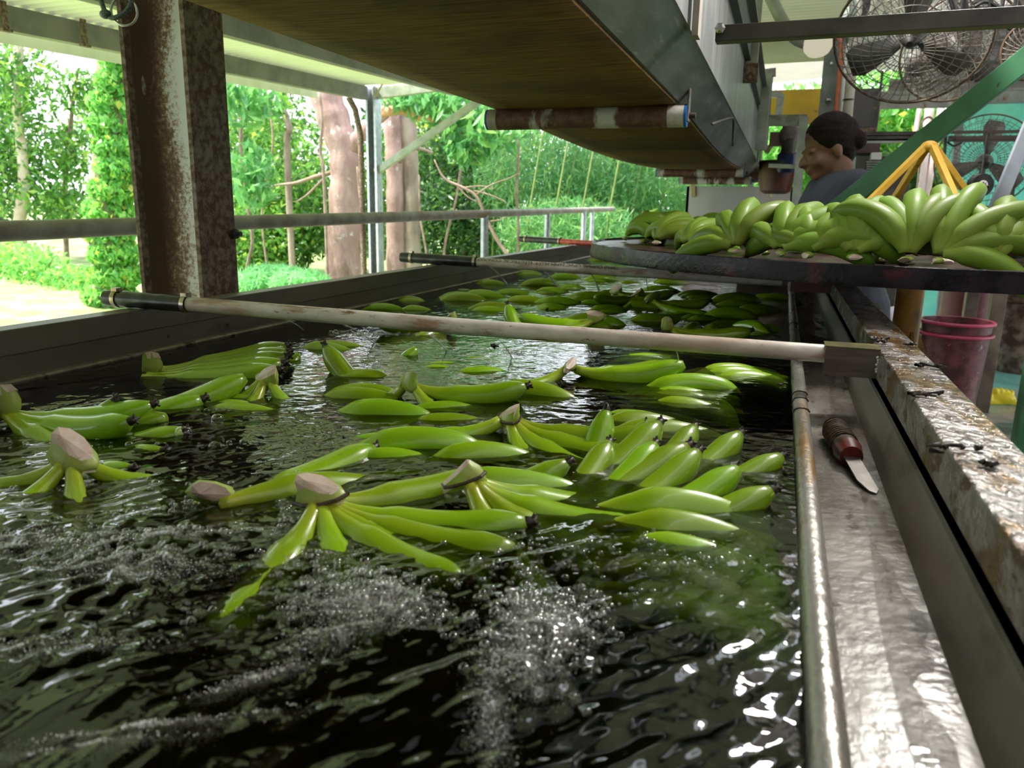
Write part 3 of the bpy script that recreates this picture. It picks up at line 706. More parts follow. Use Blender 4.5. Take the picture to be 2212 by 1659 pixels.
tag(link_mesh('water', wme, water_material(), smooth=True), 'dark rippled wash water filling the long tank', 'water', kind='stuff')

# thin film of water lying in the gutter
gf = MB(); ny = 160
for j in range(ny + 1):
    y = 0.2 + (3.28 - 0.2) * j / ny
    for i in range(5):
        u = i / 4; gf.v.append((0.100 + 0.006 * math.sin(y * 9) + u * (0.0325 - 0.006 * math.sin(y * 9)), y, -0.0178 + 0.0005 * math.sin(31 * y + 3 * u) + 0.0003 * math.sin(83 * y + 2 * u)))
for j in range(ny):
    for i in range(4):
        a = j * 5 + i; gf.f.append((a, a + 1, a + 6, a + 5))
tag(gf.build('gutter_water', water_material('gutter_film', 1.25, 0.35), smooth=True), 'thin film of water lying in the tank gutter', 'water', kind='stuff')

# bubbles: icosphere caps in clumps on the surface, and clouds of fine air under it
def ico(sub):
    bm = bmesh.new(); bmesh.ops.create_icosphere(bm, subdivisions=sub, radius=1.0)
    v = np.array([p.co[:] for p in bm.verts]); bm.verts.index_update(); f = np.array([[q.index for q in p.verts] for p in bm.faces]); bm.free(); return v, f
ICO = {1: ico(1), 2: ico(2), 3: ico(3)}
def sphere_cloud(name, pts, rad, sub, mt, squash=1.0):
    v, f = ICO[sub]; v = v * np.array([1, 1, squash])
    n = len(pts)
    vs = (v[None] * rad[:, None, None] + pts[:, None, :]).reshape(-1, 3)
    fs = (f[None] + (np.arange(n) * len(v))[:, None, None]).reshape(-1, 3)
    return link_mesh(name, np_mesh(name, vs, fs, 3), mt, smooth=True)
def bubble_material():
    m, nt, out = _nt('bubble_film')
    lw = nt.nodes.new('ShaderNodeLayerWeight'); lw.inputs[0].default_value = 0.35
    k = _ramp(nt, lw.outputs['Facing'], [(0.2, (0.08,) * 3), (0.85, (0.95,) * 3)])
    tr = nt.nodes.new('ShaderNodeBsdfTransparent'); gl = nt.nodes.new('ShaderNodeBsdfGlossy'); gl.inputs['Roughness'].default_value = 0.03
    mx = nt.nodes.new('ShaderNodeMixShader'); nt.links.new(k, mx.inputs[0]); nt.links.new(tr.outputs[0], mx.inputs[1]); nt.links.new(gl.outputs[0], mx.inputs[2])
    nt.links.new(mx.outputs[0], out.inputs[0]); return m
def scatter_clump(cpx, cpy, sx, sy, n, ang=0.0):
    c = OZ(cpx, cpy, 0); a = RNG.normal(0, sx, n); b = RNG.normal(0, sy, n); ca, sa = math.cos(ang), math.sin(ang)
    dx = a * ca - b * sa; dy = a * sa + b * ca
    x = c.x + dx * HR.x + dy * HF.x; y = c.y + dx * HR.y + dy * HF.y
    k = (x > -1.11) & (x < 0.034); return x[k], y[k]
CL = [(790, 1290, 0.032, 0.016, 420, 0.1), (860, 1330, 0.022, 0.012, 200, 0), (720, 1250, 0.020, 0.014, 90, 0.4), (1190, 1310, 0.022, 0.020, 340, 0.2), (1150, 1390, 0.018, 0.024, 280, 0.3), (1130, 1225, 0.045, 0.010, 90, 0.25), (1290, 1170, 0.05, 0.010, 60, 0.1),
      (300, 1165, 0.075, 0.010, 380, 0.22), (260, 1215, 0.05, 0.012, 240, 0.1), (430, 1085, 0.045, 0.008, 150, 0.55), (180, 1050, 0.10, 0.012, 90, 0), (60, 960, 0.08, 0.014, 60, 0),
      (635, 1080, 0.008, 0.045, 100, 0.25), (640, 1200, 0.020, 0.022, 110, 0), (480, 960, 0.02, 0.010, 18, 0), (170, 915, 0.022, 0.008, 34, 0), (820, 722, 0.05, 0.010, 110, 0), (1120, 760, 0.03, 0.010, 30, 0),
      (1540, 755, 0.05, 0.014, 40, 0), (480, 885, 0.012, 0.006, 10, 0), (1060, 1170, 0.024, 0.012, 60, 0), (1500, 1220, 0.05, 0.016, 60, 0), (1350, 1300, 0.06, 0.012, 30, 0), (60, 1180, 0.045, 0.012, 110, 0), (380, 1330, 0.07, 0.012, 50, 0.3)]
X_, Y_ = [], []
for c in CL:
    x, y = scatter_clump(*c); X_.append(x); Y_.append(y)
bx_, by_ = np.concatenate(X_), np.concatenate(Y_)
br = np.clip(RNG.lognormal(math.log(0.0019), 0.42, len(bx_)), 0.0008, 0.0048) * np.clip(0.65 + by_ * 0.55, 0.8, 1.5)
bp_ = np.stack([bx_, by_, water_h(bx_, by_) + br * 0.15], 1)
BUB = bubble_material()
tag(sphere_cloud('surface_bubbles', bp_, br, 2, BUB, 0.85), 'froth of clear bubbles on the boiling wash water', 'bubbles', kind='stuff')
big = [(395, 937, 0.011), (470, 905, 0.008), (985, 1075, 0.012), (60, 1090, 0.006), (330, 1170, 0.006), (240, 1150, 0.007), (735, 1025, 0.006), (1230, 1190, 0.005), (1030, 1215, 0.0055), (270, 1210, 0.007)]
bigp = np.array([list(OZ(a, b, 0)) for a, b, r in big]); bigp[:, 2] = water_h(bigp[:, 0], bigp[:, 1]) + 0.001
for p_, (a, b, r) in zip(bigp, big):
    v, f = ICO[3]; me = np_mesh('bubble', v * r * np.array([1, 1, 0.8]), f, 3)
    o = link_mesh('bubble', me, BUB, smooth=True); o.location = p_
    tag(o, 'single large clear bubble riding on the wash water', 'bubble', 'large single bubbles on the wash water')
# fine white air clouds just under the surface
AIR = mat('white_air', (0.86, 0.88, 0.88), rough=0.5)
cx_, cy_, cz_ = [], [], []
AC = [(780, 1310, 0.024, 0.010, 9000, 0.1), (720, 1370, 0.020, 0.008, 4500, 0.6), (1175, 1350, 0.016, 0.015, 8000, 0.25), (1110, 1440, 0.012, 0.016, 5000, 0.3), (1060, 1550, 0.006, 0.022, 2500, 0.1), (290, 1235, 0.034, 0.010, 6500, 0), (30, 1170, 0.03, 0.010, 4000, 0),
      (110, 1400, 0.035, 0.005, 2500, 0.1), (560, 1460, 0.018, 0.0025, 2200, 0.5), (350, 1560, 0.035, 0.0016, 2200, 0.25), (150, 1610, 0.03, 0.0016, 1800, 0.2), (740, 1190, 0.014, 0.010, 900, 0)]
for c in AC:
    x, y = scatter_clump(*c); cx_.append(x); cy_.append(y); cz_.append(-np.abs(RNG.normal(0, 0.004, len(x))) + 0.0002)
cx_, cy_, cz_ = map(np.concatenate, (cx_, cy_, cz_))
cr = RNG.uniform(0.0002, 0.00055, len(cx_))
tag(sphere_cloud('air_cloud', np.stack([cx_, cy_, cz_ + water_h(cx_, cy_)], 1), cr, 1, AIR), 'milky clouds of fine air rising through the wash water', 'bubbles', kind='stuff')
# jets from the spray pipes
def jet_material():
    m, nt, out = _nt('jet_water')
    tr = nt.nodes.new('ShaderNodeBsdfTransparent'); gl = nt.nodes.new('ShaderNodeBsdfGlossy'); gl.inputs['Roughness'].default_value = 0.1
    df = nt.nodes.new('ShaderNodeBsdfDiffuse'); df.inputs[0].default_value = (0.85, 0.88, 0.88, 1)
    a = nt.nodes.new('ShaderNodeMixShader'); a.inputs[0].default_value = 0.5; nt.links.new(gl.outputs[0], a.inputs[1]); nt.links.new(df.outputs[0], a.inputs[2])
    b = nt.nodes.new('ShaderNodeMixShader'); b.inputs[0].default_value = 0.5; nt.links.new(tr.outputs[0], b.inputs[1]); nt.links.new(a.outputs[0], b.inputs[2])
    nt.links.new(b.outputs[0], out.inputs[0]); return m
JET = jet_material()
for (x0, y0, x1, y1, r, pa, pb, nm) in [(598, 688, 655, 712, 0.0011, pl1, pr1, 'long grimy pipe'), (733, 703, 808, 742, 0.0011, pl1, pr1, 'long grimy pipe'), (905, 718, 965, 757, 0.0011, pl1, pr1, 'long grimy pipe'), (1066, 733, 1106, 772, 0.0011, pl1, pr1, 'long grimy pipe'),
        (1262, 748, 1284, 790, 0.001, pl1, pr1, 'long grimy pipe'), (1462, 763, 1470, 810, 0.001, pl1, pr1, 'long grimy pipe'),
        (1058, 576, 1094, 614, 0.0035, pl2, pr2, 'lettered pipe'), (1172, 584, 1204, 618, 0.0035, pl2, pr2, 'lettered pipe'), (1277, 592, 1294, 628, 0.003, pl2, pr2, 'lettered pipe'), (1395, 598, 1400, 630, 0.002, pl2, pr2, 'lettered pipe')]:
    a = line_at_px(pa, pb, x0) + V(0, -0.004, -0.012); b = OZ(x1, y1, 0.0); m_ = (a + b) / 2 + V(0, 0, 0.006)
    j = MB().tube([a, a.lerp(m_, 0.5) + V(0, 0, 0.0015), m_, m_.lerp(b, 0.5) + V(0, 0, 0.001), b], [r * 0.6, r * 0.8, r, r * 1.2, r * 1.5], 8)
    tag(j.build('water_jet', JET, smooth=True), 'thin water jet falling from the ' + nm + ' into the tank', 'water jet', 'jets from the ' + nm)

# ------------------------------------------------------------------ bananas
def banana_material(name, green, deep, neck):
    m, nt, out = _nt(name)
    b = nt.nodes.new('ShaderNodeBsdfPrincipled'); nt.links.new(b.outputs[0], out.inputs[0])
    at = nt.nodes.new('ShaderNodeAttribute'); at.attribute_name = 't'
    base = _ramp(nt, at.outputs['Fac'], [(0.0, neck), (0.22, green), (0.9, deep), (1.0, tuple(c * 0.75 for c in deep))])
    oi = nt.nodes.new('ShaderNodeObjectInfo')
    hs = nt.nodes.new('ShaderNodeHueSaturation')
    mr = nt.nodes.new('ShaderNodeMapRange'); mr.inputs[3].default_value = 0.8; mr.inputs[4].default_value = 1.18
    nt.links.new(oi.outputs['Random'], mr.inputs[0]); nt.links.new(mr.outputs[0], hs.inputs['Value'])
    mr2 = nt.nodes.new('ShaderNodeMapRange'); mr2.inputs[3].default_value = 0.488; mr2.inputs[4].default_value = 0.512
    nt.links.new(oi.outputs['Random'], mr2.inputs[0]); nt.links.new(mr2.outputs[0], hs.inputs['Hue'])
    f = _noise(nt, _coords(nt), 60, 4); sp = _ramp(nt, f, [(0.70, (0, 0, 0)), (0.76, (1, 1, 1))])
    base = _mixc(nt, sp, base, tuple(c * 0.55 for c in deep))
    nt.links.new(base, hs.inputs['Color']); nt.links.new(hs.outputs[0], b.inputs['Base Color'])
    b.inputs['Roughness'].default_value = 0.5 if 'dull' in name else 0.3; b.inputs['Coat Weight'].default_value = 0.06 if 'dull' in name else 0.4; b.inputs['Coat Roughness'].default_value = 0.06
    b.inputs['Specular IOR Level'].default_value = 0.22 if 'dull' in name else 0.5
    return m
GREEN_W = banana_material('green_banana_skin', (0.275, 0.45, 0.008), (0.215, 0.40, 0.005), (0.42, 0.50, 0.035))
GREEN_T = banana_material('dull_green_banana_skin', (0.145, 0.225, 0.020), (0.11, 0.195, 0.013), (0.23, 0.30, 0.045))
TIP = mat('black_blossom_end', (0.012, 0.008, 0.006), (0.035, 0.02, 0.014), 90, rough=0.45)
CROWN = mat('green_crown', (0.30, 0.42, 0.06), (0.40, 0.46, 0.12), 40, rough=0.4, layers=[((0.12, 0.07, 0.03), 30, 0.62, 0.7, (1, 1, 1))])
CUT = mat('pale_cut_flesh', (0.62, 0.47, 0.38), (0.72, 0.60, 0.52), 50, rough=0.5, layers=[((0.35, 0.24, 0.17), 120, 0.6, 0.7, (1, 1, 1))])
BAND = mat('brown_scar', (0.05, 0.03, 0.02), rough=0.5)
def banana_mesh(name, L, bend, r, mt, seg=14, n=20, ridge=0.055, neck=1.0):
    """starts at the origin along +X and bends towards +Z by 'bend' radians; five soft ridges; attribute t runs stem to tip"""
    vs = []; tt = []; fs = []; p = Vector((0, 0, 0)); N = n
    def prof(s):
        s = 1 - (1 - s) * (1 + 0.0) if neck == 1.0 else (s ** neck if s < 0.36 ** (1 / neck) else 0.36 + (s - 0.36 ** (1 / neck)) * 0.64 / (1 - 0.36 ** (1 / neck)))
        if s < 0.2: u = s / 0.2; return 0.40 + (0.62 - 0.40) * u * u
        if s < 0.36: u = (s - 0.2) / 0.16; return 0.62 + 0.36 * (u * u * (3 - 2 * u))
        if s < 0.80: return 0.98 + 0.03 * math.sin((s - 0.36) / 0.44 * math.pi)
        u = (s - 0.8) / 0.2; return 0.98 - 0.62 * u ** 1.9
    prev = 0.0
    for i in range(N + 1):
        s = i / N
        ang = bend * (s ** 1.0) - 0.0
        if i: p = p + Vector((math.cos((ang + prev) / 2), 0, math.sin((ang + prev) / 2))) * (L / N)
        prev = ang
        t = Vector((math.cos(ang), 0, math.sin(ang))); a = Vector((0, 1, 0)); b = Vector((-math.sin(ang), 0, math.cos(ang)))
        rr = r * prof(s); rd = ridge * min(1, max(0, (s - 0.1) * 4)) * min(1, (1.05 - s) * 5)
        for k in range(seg):
            q = 2 * math.pi * k / seg
            x = rr * (1 + rd * math.cos(5 * q + 0.6))
            vs.append(p + a * (x * math.cos(q)) + b * (x * math.sin(q))); tt.append(s)
    for i in range(N):
        for k in range(seg): fs.append((i * seg + k, i * seg + (k + 1) % seg, (i + 1) * seg + (k + 1) % seg, (i + 1) * seg + k))
    fs.append(tuple(range(seg - 1, -1, -1))); fs.append(tuple(N * seg + k for k in range(seg)))
    me = bpy.data.meshes.new(name); me.from_pydata([tuple(v) for v in vs], [], fs); me.update()
    at = me.attributes.new('t', 'FLOAT', 'POINT'); at.data.foreach_set('value', tt)
    me.materials.append(mt); me.shade_smooth()
    # blossom end
    tb = MB(); e = t
    tb.tube([p - e * 0.003, p + e * 0.001, p + e * 0.005, p + e * 0.009 + a * 0.002], [r * 0.33, r * 0.34, r * 0.25, r * 0.14], 8)
    for k in range(4):
        q = k * 1.6; tb.tube([p + e * 0.004, p + e * 0.009 + (a * math.cos(q) + b * math.sin(q)) * r * 0.34], [r * 0.13, r * 0.08], 5)
    tm = tb.mesh(name + '_tip'); tm.materials.append(TIP); tm.shade_smooth()
    return me, tm
KINDS = {}
for key, mt in (('w', GREEN_W), ('t', GREEN_T)):
    KINDS[key] = [banana_mesh('banana_' + key + str(i), L, B, r, mt) for i, (L, B, r) in enumerate([(0.170, 1.25, 0.0175), (0.178, 1.05, 0.0180), (0.160, 1.45, 0.0172), (0.172, 0.75, 0.0178), (0.182, 1.6, 0.0185), (0.172, 0.45, 0.0178)])]
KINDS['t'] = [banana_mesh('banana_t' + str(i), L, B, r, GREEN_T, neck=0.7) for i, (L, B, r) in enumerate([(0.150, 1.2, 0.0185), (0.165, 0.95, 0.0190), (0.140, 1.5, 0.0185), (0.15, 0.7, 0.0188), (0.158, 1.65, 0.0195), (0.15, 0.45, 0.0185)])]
def crown_meshes():
    out = []
    for k in range(4):
        rg = random.Random(40 + k)
        n = 9; c = MB(); rings = [(0.0, 0.95), (0.35, 1.05), (0.7, 0.95), (1.0, 0.8)]
        for (h, s) in rings:
            for i in range(n):
                q = 2 * math.pi * i / n
                c.v.append((math.cos(q) * 0.020 * s * (1 + rg.uniform(-.12, .12)) + 0.006 * h * (k - 1.5), math.sin(q) * 0.0105 * s * (1 + rg.uniform(-.12, .12)), -0.008 + (0.014 + 0.003 * k) * h + (0.011 * math.cos(q + (0, 2.4, 3.6, 1.2)[k]) * h)))
        for j in range(3):
            for i in range(n): c.f.append((j * n + i, j * n + (i + 1) % n, (j + 1) * n + (i + 1) % n, (j + 1) * n + i))
        c.f.append(tuple(range(n - 1, -1, -1)))
        top = [Vector(c.v[3 * n + i]) for i in range(n)]
        body = c.mesh('crown'); body.materials.append(CROWN); body.shade_smooth()
        cut = MB(); cen = sum(top, Vector()) / n; apex = cen + Vector((0.012 * math.cos(k * 2.0), 0.004 * math.sin(k * 2.0), (0.012, 0.003, 0.007, 0.002)[k]))
        low = [cen + (t - cen) * 1.06 - Vector((0, 0, 0.007 + (0.012 if i in (k, k + 1, k + 2) else 0.0) + rg.uniform(0, 0.004))) for i, t in enumerate(top)]
        cut.v += [tuple(t) for t in low] + [tuple(cen + (t - cen) * 1.0) for t in top] + [tuple(apex)]
        for i in range(n):
            cut.f.append((i, (i + 1) % n, n + (i + 1) % n, n + i)); cut.f.append((n + i, n + (i + 1) % n, 2 * n))
        cm = cut.mesh('cut_face'); cm.materials.append(CUT)
        bd = MB(); bd.tube([Vector(v) * 1.03 + Vector((0, 0, 0.001)) for v in body_ring(c.v, n)], 0.0018, 6, caps=False)
        bm2 = bd.mesh('scar_band'); bm2.materials.append(BAND)
        out.append((body, cm, bm2))
    return out
def body_ring(v, n):
    r = [v[n + i] for i in range(n)]; return r + [r[0]]
CROWNS = crown_meshes()
def basis(d0, b):
    d0 = Vector(d0).normalized(); b = Vector(b); b = (b - d0 * b.dot(d0)).normalized(); y = b.cross(d0)
    m = Matrix.Identity(4)
    for i in range(3): m[i][0] = d0[i]; m[i][1] = y[i]; m[i][2] = b[i]
    return m
def hand(label, group, loc, fingers, key='w', crown_dir=(0, 0, 1), crown_az=0.0, crown_scale=1.0, band=False, scale=1.0, tips=True):
    """fingers: list of (d0, bend_dir, mesh index, offset, size)"""
    t = thing('banana_hand', label, 'bananas', loc, group)
    for (d0, bd, ki, off, sz) in fingers:
        me, tm = KINDS[key][ki % 6]
        o = bpy.data.objects.new('banana', me); COL.objects.link(o); o.parent = t
        m = basis(d0, bd); o.matrix_local = Matrix.Translation(Vector(off)) @ m @ Matrix.Diagonal((sz * scale, sz * scale, sz * scale, 1))
        if tips and random.random() < 0.65:
            e = bpy.data.objects.new('blossom_end', tm); COL.objects.link(e); e.parent = o
    cb, cc, cbnd = CROWNS[random.randrange(4)]
    z = Vector(crown_dir).normalized(); x = Vector((math.cos(crown_az), math.sin(crown_az), 0)); x = (x - z * x.dot(z)).normalized(); y = z.cross(x)
    m = Matrix.Identity(4)
    for i in range(3): m[i][0] = x[i] * crown_scale; m[i][1] = y[i] * crown_scale; m[i][2] = z[i] * crown_scale
    c = bpy.data.objects.new('crown', cb); COL.objects.link(c); c.parent = t; c.matrix_local = m
    q = bpy.data.objects.new('cut_face', cc); COL.objects.link(q); q.parent = c
    if band:
        q = bpy.data.objects.new('scar_band', cbnd); COL.objects.link(q); q.parent = c
    return t
def hdir(deg):
    """horizontal direction, degrees anticlockwise from image right"""
    a = R_(deg); return HR * math.cos(a) + HF * math.sin(a)
UP = Vector((0, 0, 1))
def dirv(deg, elev):
    e = R_(elev); return hdir(deg) * math.cos(e) + UP * math.sin(e)
def bend_dn(deg, elev):
    e = R_(elev); return hdir(deg) * math.sin(e) - UP * math.cos(e)
def bend_up(deg, elev): return -bend_dn(deg, elev)

def zone(y, x):
    w = 'by the column-side wall' if x < -0.78 else ('by the weir rail' if x > -0.26 else 'in mid tank')
    if y < 1.12: return w + ' before the long grimy pipe'
    if y < 2.25: return w + ' between the two white pipes'
    return w + ' beyond the lettered pipe'
NUM = {1: 'one banana', 2: 'two bananas', 3: 'three bananas', 4: 'four bananas', 5: 'five bananas', 6: 'six bananas', 7: 'seven bananas', 8: 'eight bananas', 9: 'nine bananas'}
def fl_back(px, py, az, n, spread=5.0, lift=0.0, sz=1.0, gap=0.031, label=None, elev=32, ki=None, cz=None):
    """hand floating belly-down: curved backs of the fingers break the surface, crown and tips under water"""
    c = OZ(px, py, 0); L = 0.165 * sz
    d = hdir(az); s = UP.cross(d)
    start = c - d * (L * 0.46) + UP * (-0.030 * sz - 0.004 + lift)
    F_ = []
    for i in range(n):
        k = i - (n - 1) / 2; a = az + k * spread + random.uniform(-2, 2); el = elev + random.uniform(-4, 4)
        F_.append((dirv(a, el), bend_dn(a, el), random.choice((0, 1, 2)) if ki is None else ki, s * (k * gap) + UP * random.uniform(-0.006, 0.003), sz * random.uniform(0.93, 1.05)))
    lb = label or f'{NUM[n]} afloat, curved backs showing, {zone(c.y, c.x)}'
    return hand(lb, None if label else 'green banana hands afloat in the wash tank', start, F_, 'w', crown_dir=-d + UP * 0.4, crown_az=R_(az + 90), crown_scale=0.9 * sz)
def fl_crown(px, py, azs, z=0.02, elev=-25, label=None, sz=1.0, cdir=None, caz=None, cs=0.9, ki=None, band=False):
    """hand floating crown-up: fingers leave the cut crown and run out just under the surface, tips rising"""
    c = OZ(px, py, z); F_ = []
    if caz is None: caz = random.uniform(0, 3)
    if cdir is None: cdir = (random.uniform(-.5, .5), random.uniform(-.5, .2), 1)
    for i, a in enumerate(azs):
        el = elev
        if isinstance(a, tuple): a, el = a
        F_.append((dirv(a, el), bend_up(a, el), ((3, 5)[i % 2] if ki is None else ki), hdir(a) * 0.010 - UP * 0.006, sz * random.uniform(0.95, 1.06)))
    lb = label or f'{NUM[len(azs)]} afloat, pale cut crown up, {zone(c.y, c.x)}'
    return hand(lb, None if label else 'green banana hands afloat in the wash tank', c, F_, 'w', crown_dir=cdir, crown_az=caz, crown_scale=cs, band=band)
def fl_tips(px, py, azs, elev=14, z=-0.06, label=None, sz=1.0, ki=3, gap=0.03):
    """hand below the surface with finger tips poking out; (px, py) is where the tips break the water"""
    c = OZ(px, py, 0); a0 = sum(a if not isinstance(a, tuple) else a[0] for a in azs) / len(azs)
    start = c - hdir(a0) * 0.14 * sz + UP * z; s = UP.cross(hdir(a0)); F_ = []; n = len(azs)
    for i, a in enumerate(azs):
        el = elev
        if isinstance(a, tuple): a, el = a
        F_.append((dirv(a, el), bend_up(a, el) if ki == 3 else bend_dn(a, el), ki, s * ((i - (n - 1) / 2) * gap), sz * random.uniform(0.95, 1.05)))
    lb = label or f'{NUM[n]} sunk with tips poking out, {zone(c.y, c.x)}'
    return hand(lb, None if label else 'green banana hands afloat in the wash tank', start, F_, 'w', crown_dir=-hdir(a0))

# --- the large hands short of the first pipe
fl_crown(690, 1075, [(-3, -25), (-11, -26), (-19, -26), (-28, -26), (-40, -27), (-66, -28), (-98, -28), (36, -16)], z=0.017, label='hand with upright cut crown and fingers fanned under bright green water', cdir=(-0.35, -0.1, 1), caz=R_(10), cs=1.15, sz=1.08, band=True)
fl_crown(1008, 1030, [(-62, -42), (-30, -36), (-12, -32), (12, -28)], z=0.024, label='hand with a tall pointed pale cut on its crown and a single thick stem', cdir=(-0.15, -0.1, 1), caz=R_(20), cs=1.0, sz=1.0, band=True)
hand('single long hand lying level with a black tip beside the pointed crown', None, OZ(925, 1048, -0.004), [(dirv(2, 6), bend_dn(2, 6), 5, (0, 0, 0.002), 1.0), (dirv(10, -8), bend_up(10, -8), 3, (0, 0.01, -0.02), 0.9)], crown_dir=-HR + UP * 0.2, crown_scale=0.55)
hand('hand with two thick fingers rising side by side out of the water', None, OZ(1180, 1105, -0.035), [(dirv(42, 8), bend_up(42, 8), 5, (0.01, 0.02, 0), 1.05), (dirv(28, 4), bend_up(28, 4), 5, (0.012, -0.022, 0.004), 1.08), (dirv(60, 5), bend_up(60, 5), 1, (0, 0.04, -0.02), 0.95)], crown_dir=-HR)
hand('sunken hand by the weir rail with five blunt tips slanting up', None, OZ(1340, 1180, -0.034), [(dirv(a, e), bend_up(a, e), 5, hdir(a + 90) * k * 0.02, 0.95) for k, (a, e) in enumerate([(12, 4), (24, 6), (36, 8), (48, 7), (60, 5)])], crown_dir=-HR)
hand('sunken hand with tips reaching the weir rail', None, OZ(1395, 1070, -0.034), [(dirv(a, e), bend_up(a, e), 5, hdir(a + 90) * (k - 1.5) * 0.028, 0.92) for k, (a, e) in enumerate([(22, 3), (38, 6), (52, 4), (66, 2)])], crown_dir=-HR)
hand('deep green hand stretched toward the weir rail below the blunt tips', None, OZ(1270, 1185, -0.026), [(dirv(a, e), bend_dn(a, e), 1, hdir(90) * (k - 1.5) * 0.03 + UP * 0.004 * k, 1.1) for k, (a, e) in enumerate([(-24, 16), (-15, 18), (-8, 20), (0, 22)])], crown_dir=-HR)
hand('deep hand fading into the dark water at the weir rail', None, OZ(1280, 1265, -0.038), [(dirv(a, e), bend_dn(a, e), 1, hdir(90) * (k - 1) * 0.032, 1.1) for k, (a, e) in enumerate([(-20, 14), (-12, 16), (-4, 18)])], crown_dir=-HR)
hand('hand with a long bright finger and stubby round crown beside the fanned hand', None, OZ(452, 1062, 0.012), [(dirv(38, 2), bend_dn(38, 2), 5, (0.01, 0.0, -0.012), 1.15), (dirv(52, -10), bend_up(52, -10), 5, (0.0, 0.03, -0.02), 1.1), (dirv(18, -22), bend_up(18, -22), 5, (0.01, -0.02, -0.02), 1.05), (dirv(172, -20), bend_up(172, -20), 5, (-0.01, 0, -0.016), 0.9)], crown_dir=(0.5, -0.75, 0.35), crown_scale=1.05)
fl_crown(155, 990, [(-170, -35), (-120, -40), (-60, -40), (10, -35)], z=0.022, label='big pinkish pointed crown bobbing in the froth away from the weir', cdir=(0, 0, 1), caz=R_(5), cs=1.35)
hand('pale hand by the column-side wall with one raised finger', None, OZ(120, 930, -0.022), [(dirv(22, -4), bend_up(22, -4), 5, (0, 0, 0), 1.1), (dirv(34, 2), bend_up(34, 2), 5, (0.05, 0.05, 0), 1.1), (dirv(4, -4), bend_up(4, -4), 5, (0, -0.03, 0), 1.0)], crown_dir=-HR)
fl_tips(255, 905, [(25, 14), (5, 12)], z=-0.075, label='two pale fingertips standing out of the froth by the column-side wall', gap=0.05)
fl_crown(5, 885, [(-12, -20), (-30, -24), (14, -20)], z=0.022, label='hand with a torn brown crown touching the column-side wall', cs=1.2)
hand('hand of long parallel fingers ending in black tips along the column-side wall', None, OZ(325, 795, 0.006), [(dirv(a, e), bend_up(a, e), 5, hdir(90) * (k - 2) * 0.016 - UP * 0.012, 1.3) for k, (a, e) in enumerate([(4, -9), (10, -8), (17, -7), (24, -7), (32, -6)])], crown_dir=-HR * 0.3 + UP, crown_scale=1.1)
fl_crown(575, 815, [(-100, -45), (-140, -45), (-40, -45)], z=0.024, label='pointed pink crown standing up beside the black-tipped parallel hand', cs=1.1)
fl_back(532, 862, 0, 4, 3, 0.004, 1.0, 0.026)
fl_back(712, 748, -8, 2, 5, 0.010, 1.05)
fl_tips(700, 800, [(150, 12)], label='single wide fingertip leaning toward the steel column in calm water', z=-0.055, sz=1.1)
fl_back(790, 805, 178, 2, 6, 0.006, 1.0, label='pair with a long pale neck lying level on the calm water')
fl_back(760, 772, 28, 2, 6, 0.0, 0.9)
fl_tips(640, 775, [(60, 10)], label='lone small fingertip near the black-tipped parallel hand', z=-0.07, sz=0.9)
fl_crown(885, 828, [(0, -20), (-40, -40), (150, -45)], z=0.024, label='blunt pale crown with one small green finger beside it', cs=1.0)
fl_back(757, 848, -4, 2, 4, 0.005, 0.9)
fl_back(812, 888, -3, 1, 0, 0.010, 1.1, label='single plump banana back with a black tip in pale reflections')
fl_back(945, 890, 8, 3, 3, 0.002, 0.85, 0.03)
fl_back(955, 787, 8, 2, 6, 0.004, 0.85)
fl_back(1035, 800, 14, 1, 0, 0.008, 0.95, label='single bright banana back alone between the two white pipes')
fl_back(1030, 770, 8, 1, 0, 0.004, 0.8)
fl_tips(893, 765, [(20, 10)], z=-0.06, sz=0.8, label='small translucent fingertip under the long grimy pipe')
fl_back(1140, 845, -18, 1, 0, 0.011, 1.1, label='single banana back with a black blossom left on the tip')
fl_back(1100, 858, -20, 1, 0, 0.003, 0.9)
fl_crown(1098, 900, [(-75, -36), (-52, -30), (-32, -26), (-14, -22), (190, -28)], z=0.020, label='hand with a brown-banded crown and thick fingers curling toward the weir', cdir=(0.1, -0.1, 1), cs=1.1, sz=1.1, ki=3, band=True)
fl_back(865, 960, 6, 3, 2, 0.008, 1.05, 0.036, label='three plump banana backs with black tips in a row')
fl_back(1015, 970, 12, 2, 3, 0.004, 1.0, 0.036)
fl_back(1060, 905, 4, 2, 3, 0.002, 0.85, 0.03)
fl_back(1395, 905, 6, 3, 3, 0.012, 1.3, 0.036, elev=30, label='large hand with three broad pale backs beyond the brown-banded crown')
fl_back(1480, 850, -6, 5, 2, 0.008, 1.15, 0.024, label='stack of five slim parallel fingers beside the weir rail')
fl_back(1590, 800, 8, 3, 3, 0.006, 1.2, 0.03)
fl_crown(1232, 790, [(-8, -16), (0, -22), (20, -22), (-150, -30)], z=0.02, label='low brown-scarred crown with a level finger under the long grimy pipe', sz=1.1)
fl_back(1380, 765, 10, 3, 4, -0.004, 1.0, 0.028)
hand('sunken bright hand between the stubby crown and the fanned hand', None, OZ(600, 1080, -0.022), [(dirv(a, e), bend_up(a, e), 5, hdir(a + 90) * (k - 1) * 0.02, 1.0) for k, (a, e) in enumerate([(-168, -10), (-150, -12), (-130, -14)])], crown_dir=HR + UP * 0.3, crown_scale=0.8)
hand('sunken hand spread below the pointed crown', None, OZ(1030, 1120, -0.024), [(dirv(a, e), bend_dn(a, e), 5, hdir(90) * (k - 1) * 0.028, 1.05) for k, (a, e) in enumerate([(-22, 4), (-10, 5), (2, 6)])], crown_dir=-HR)
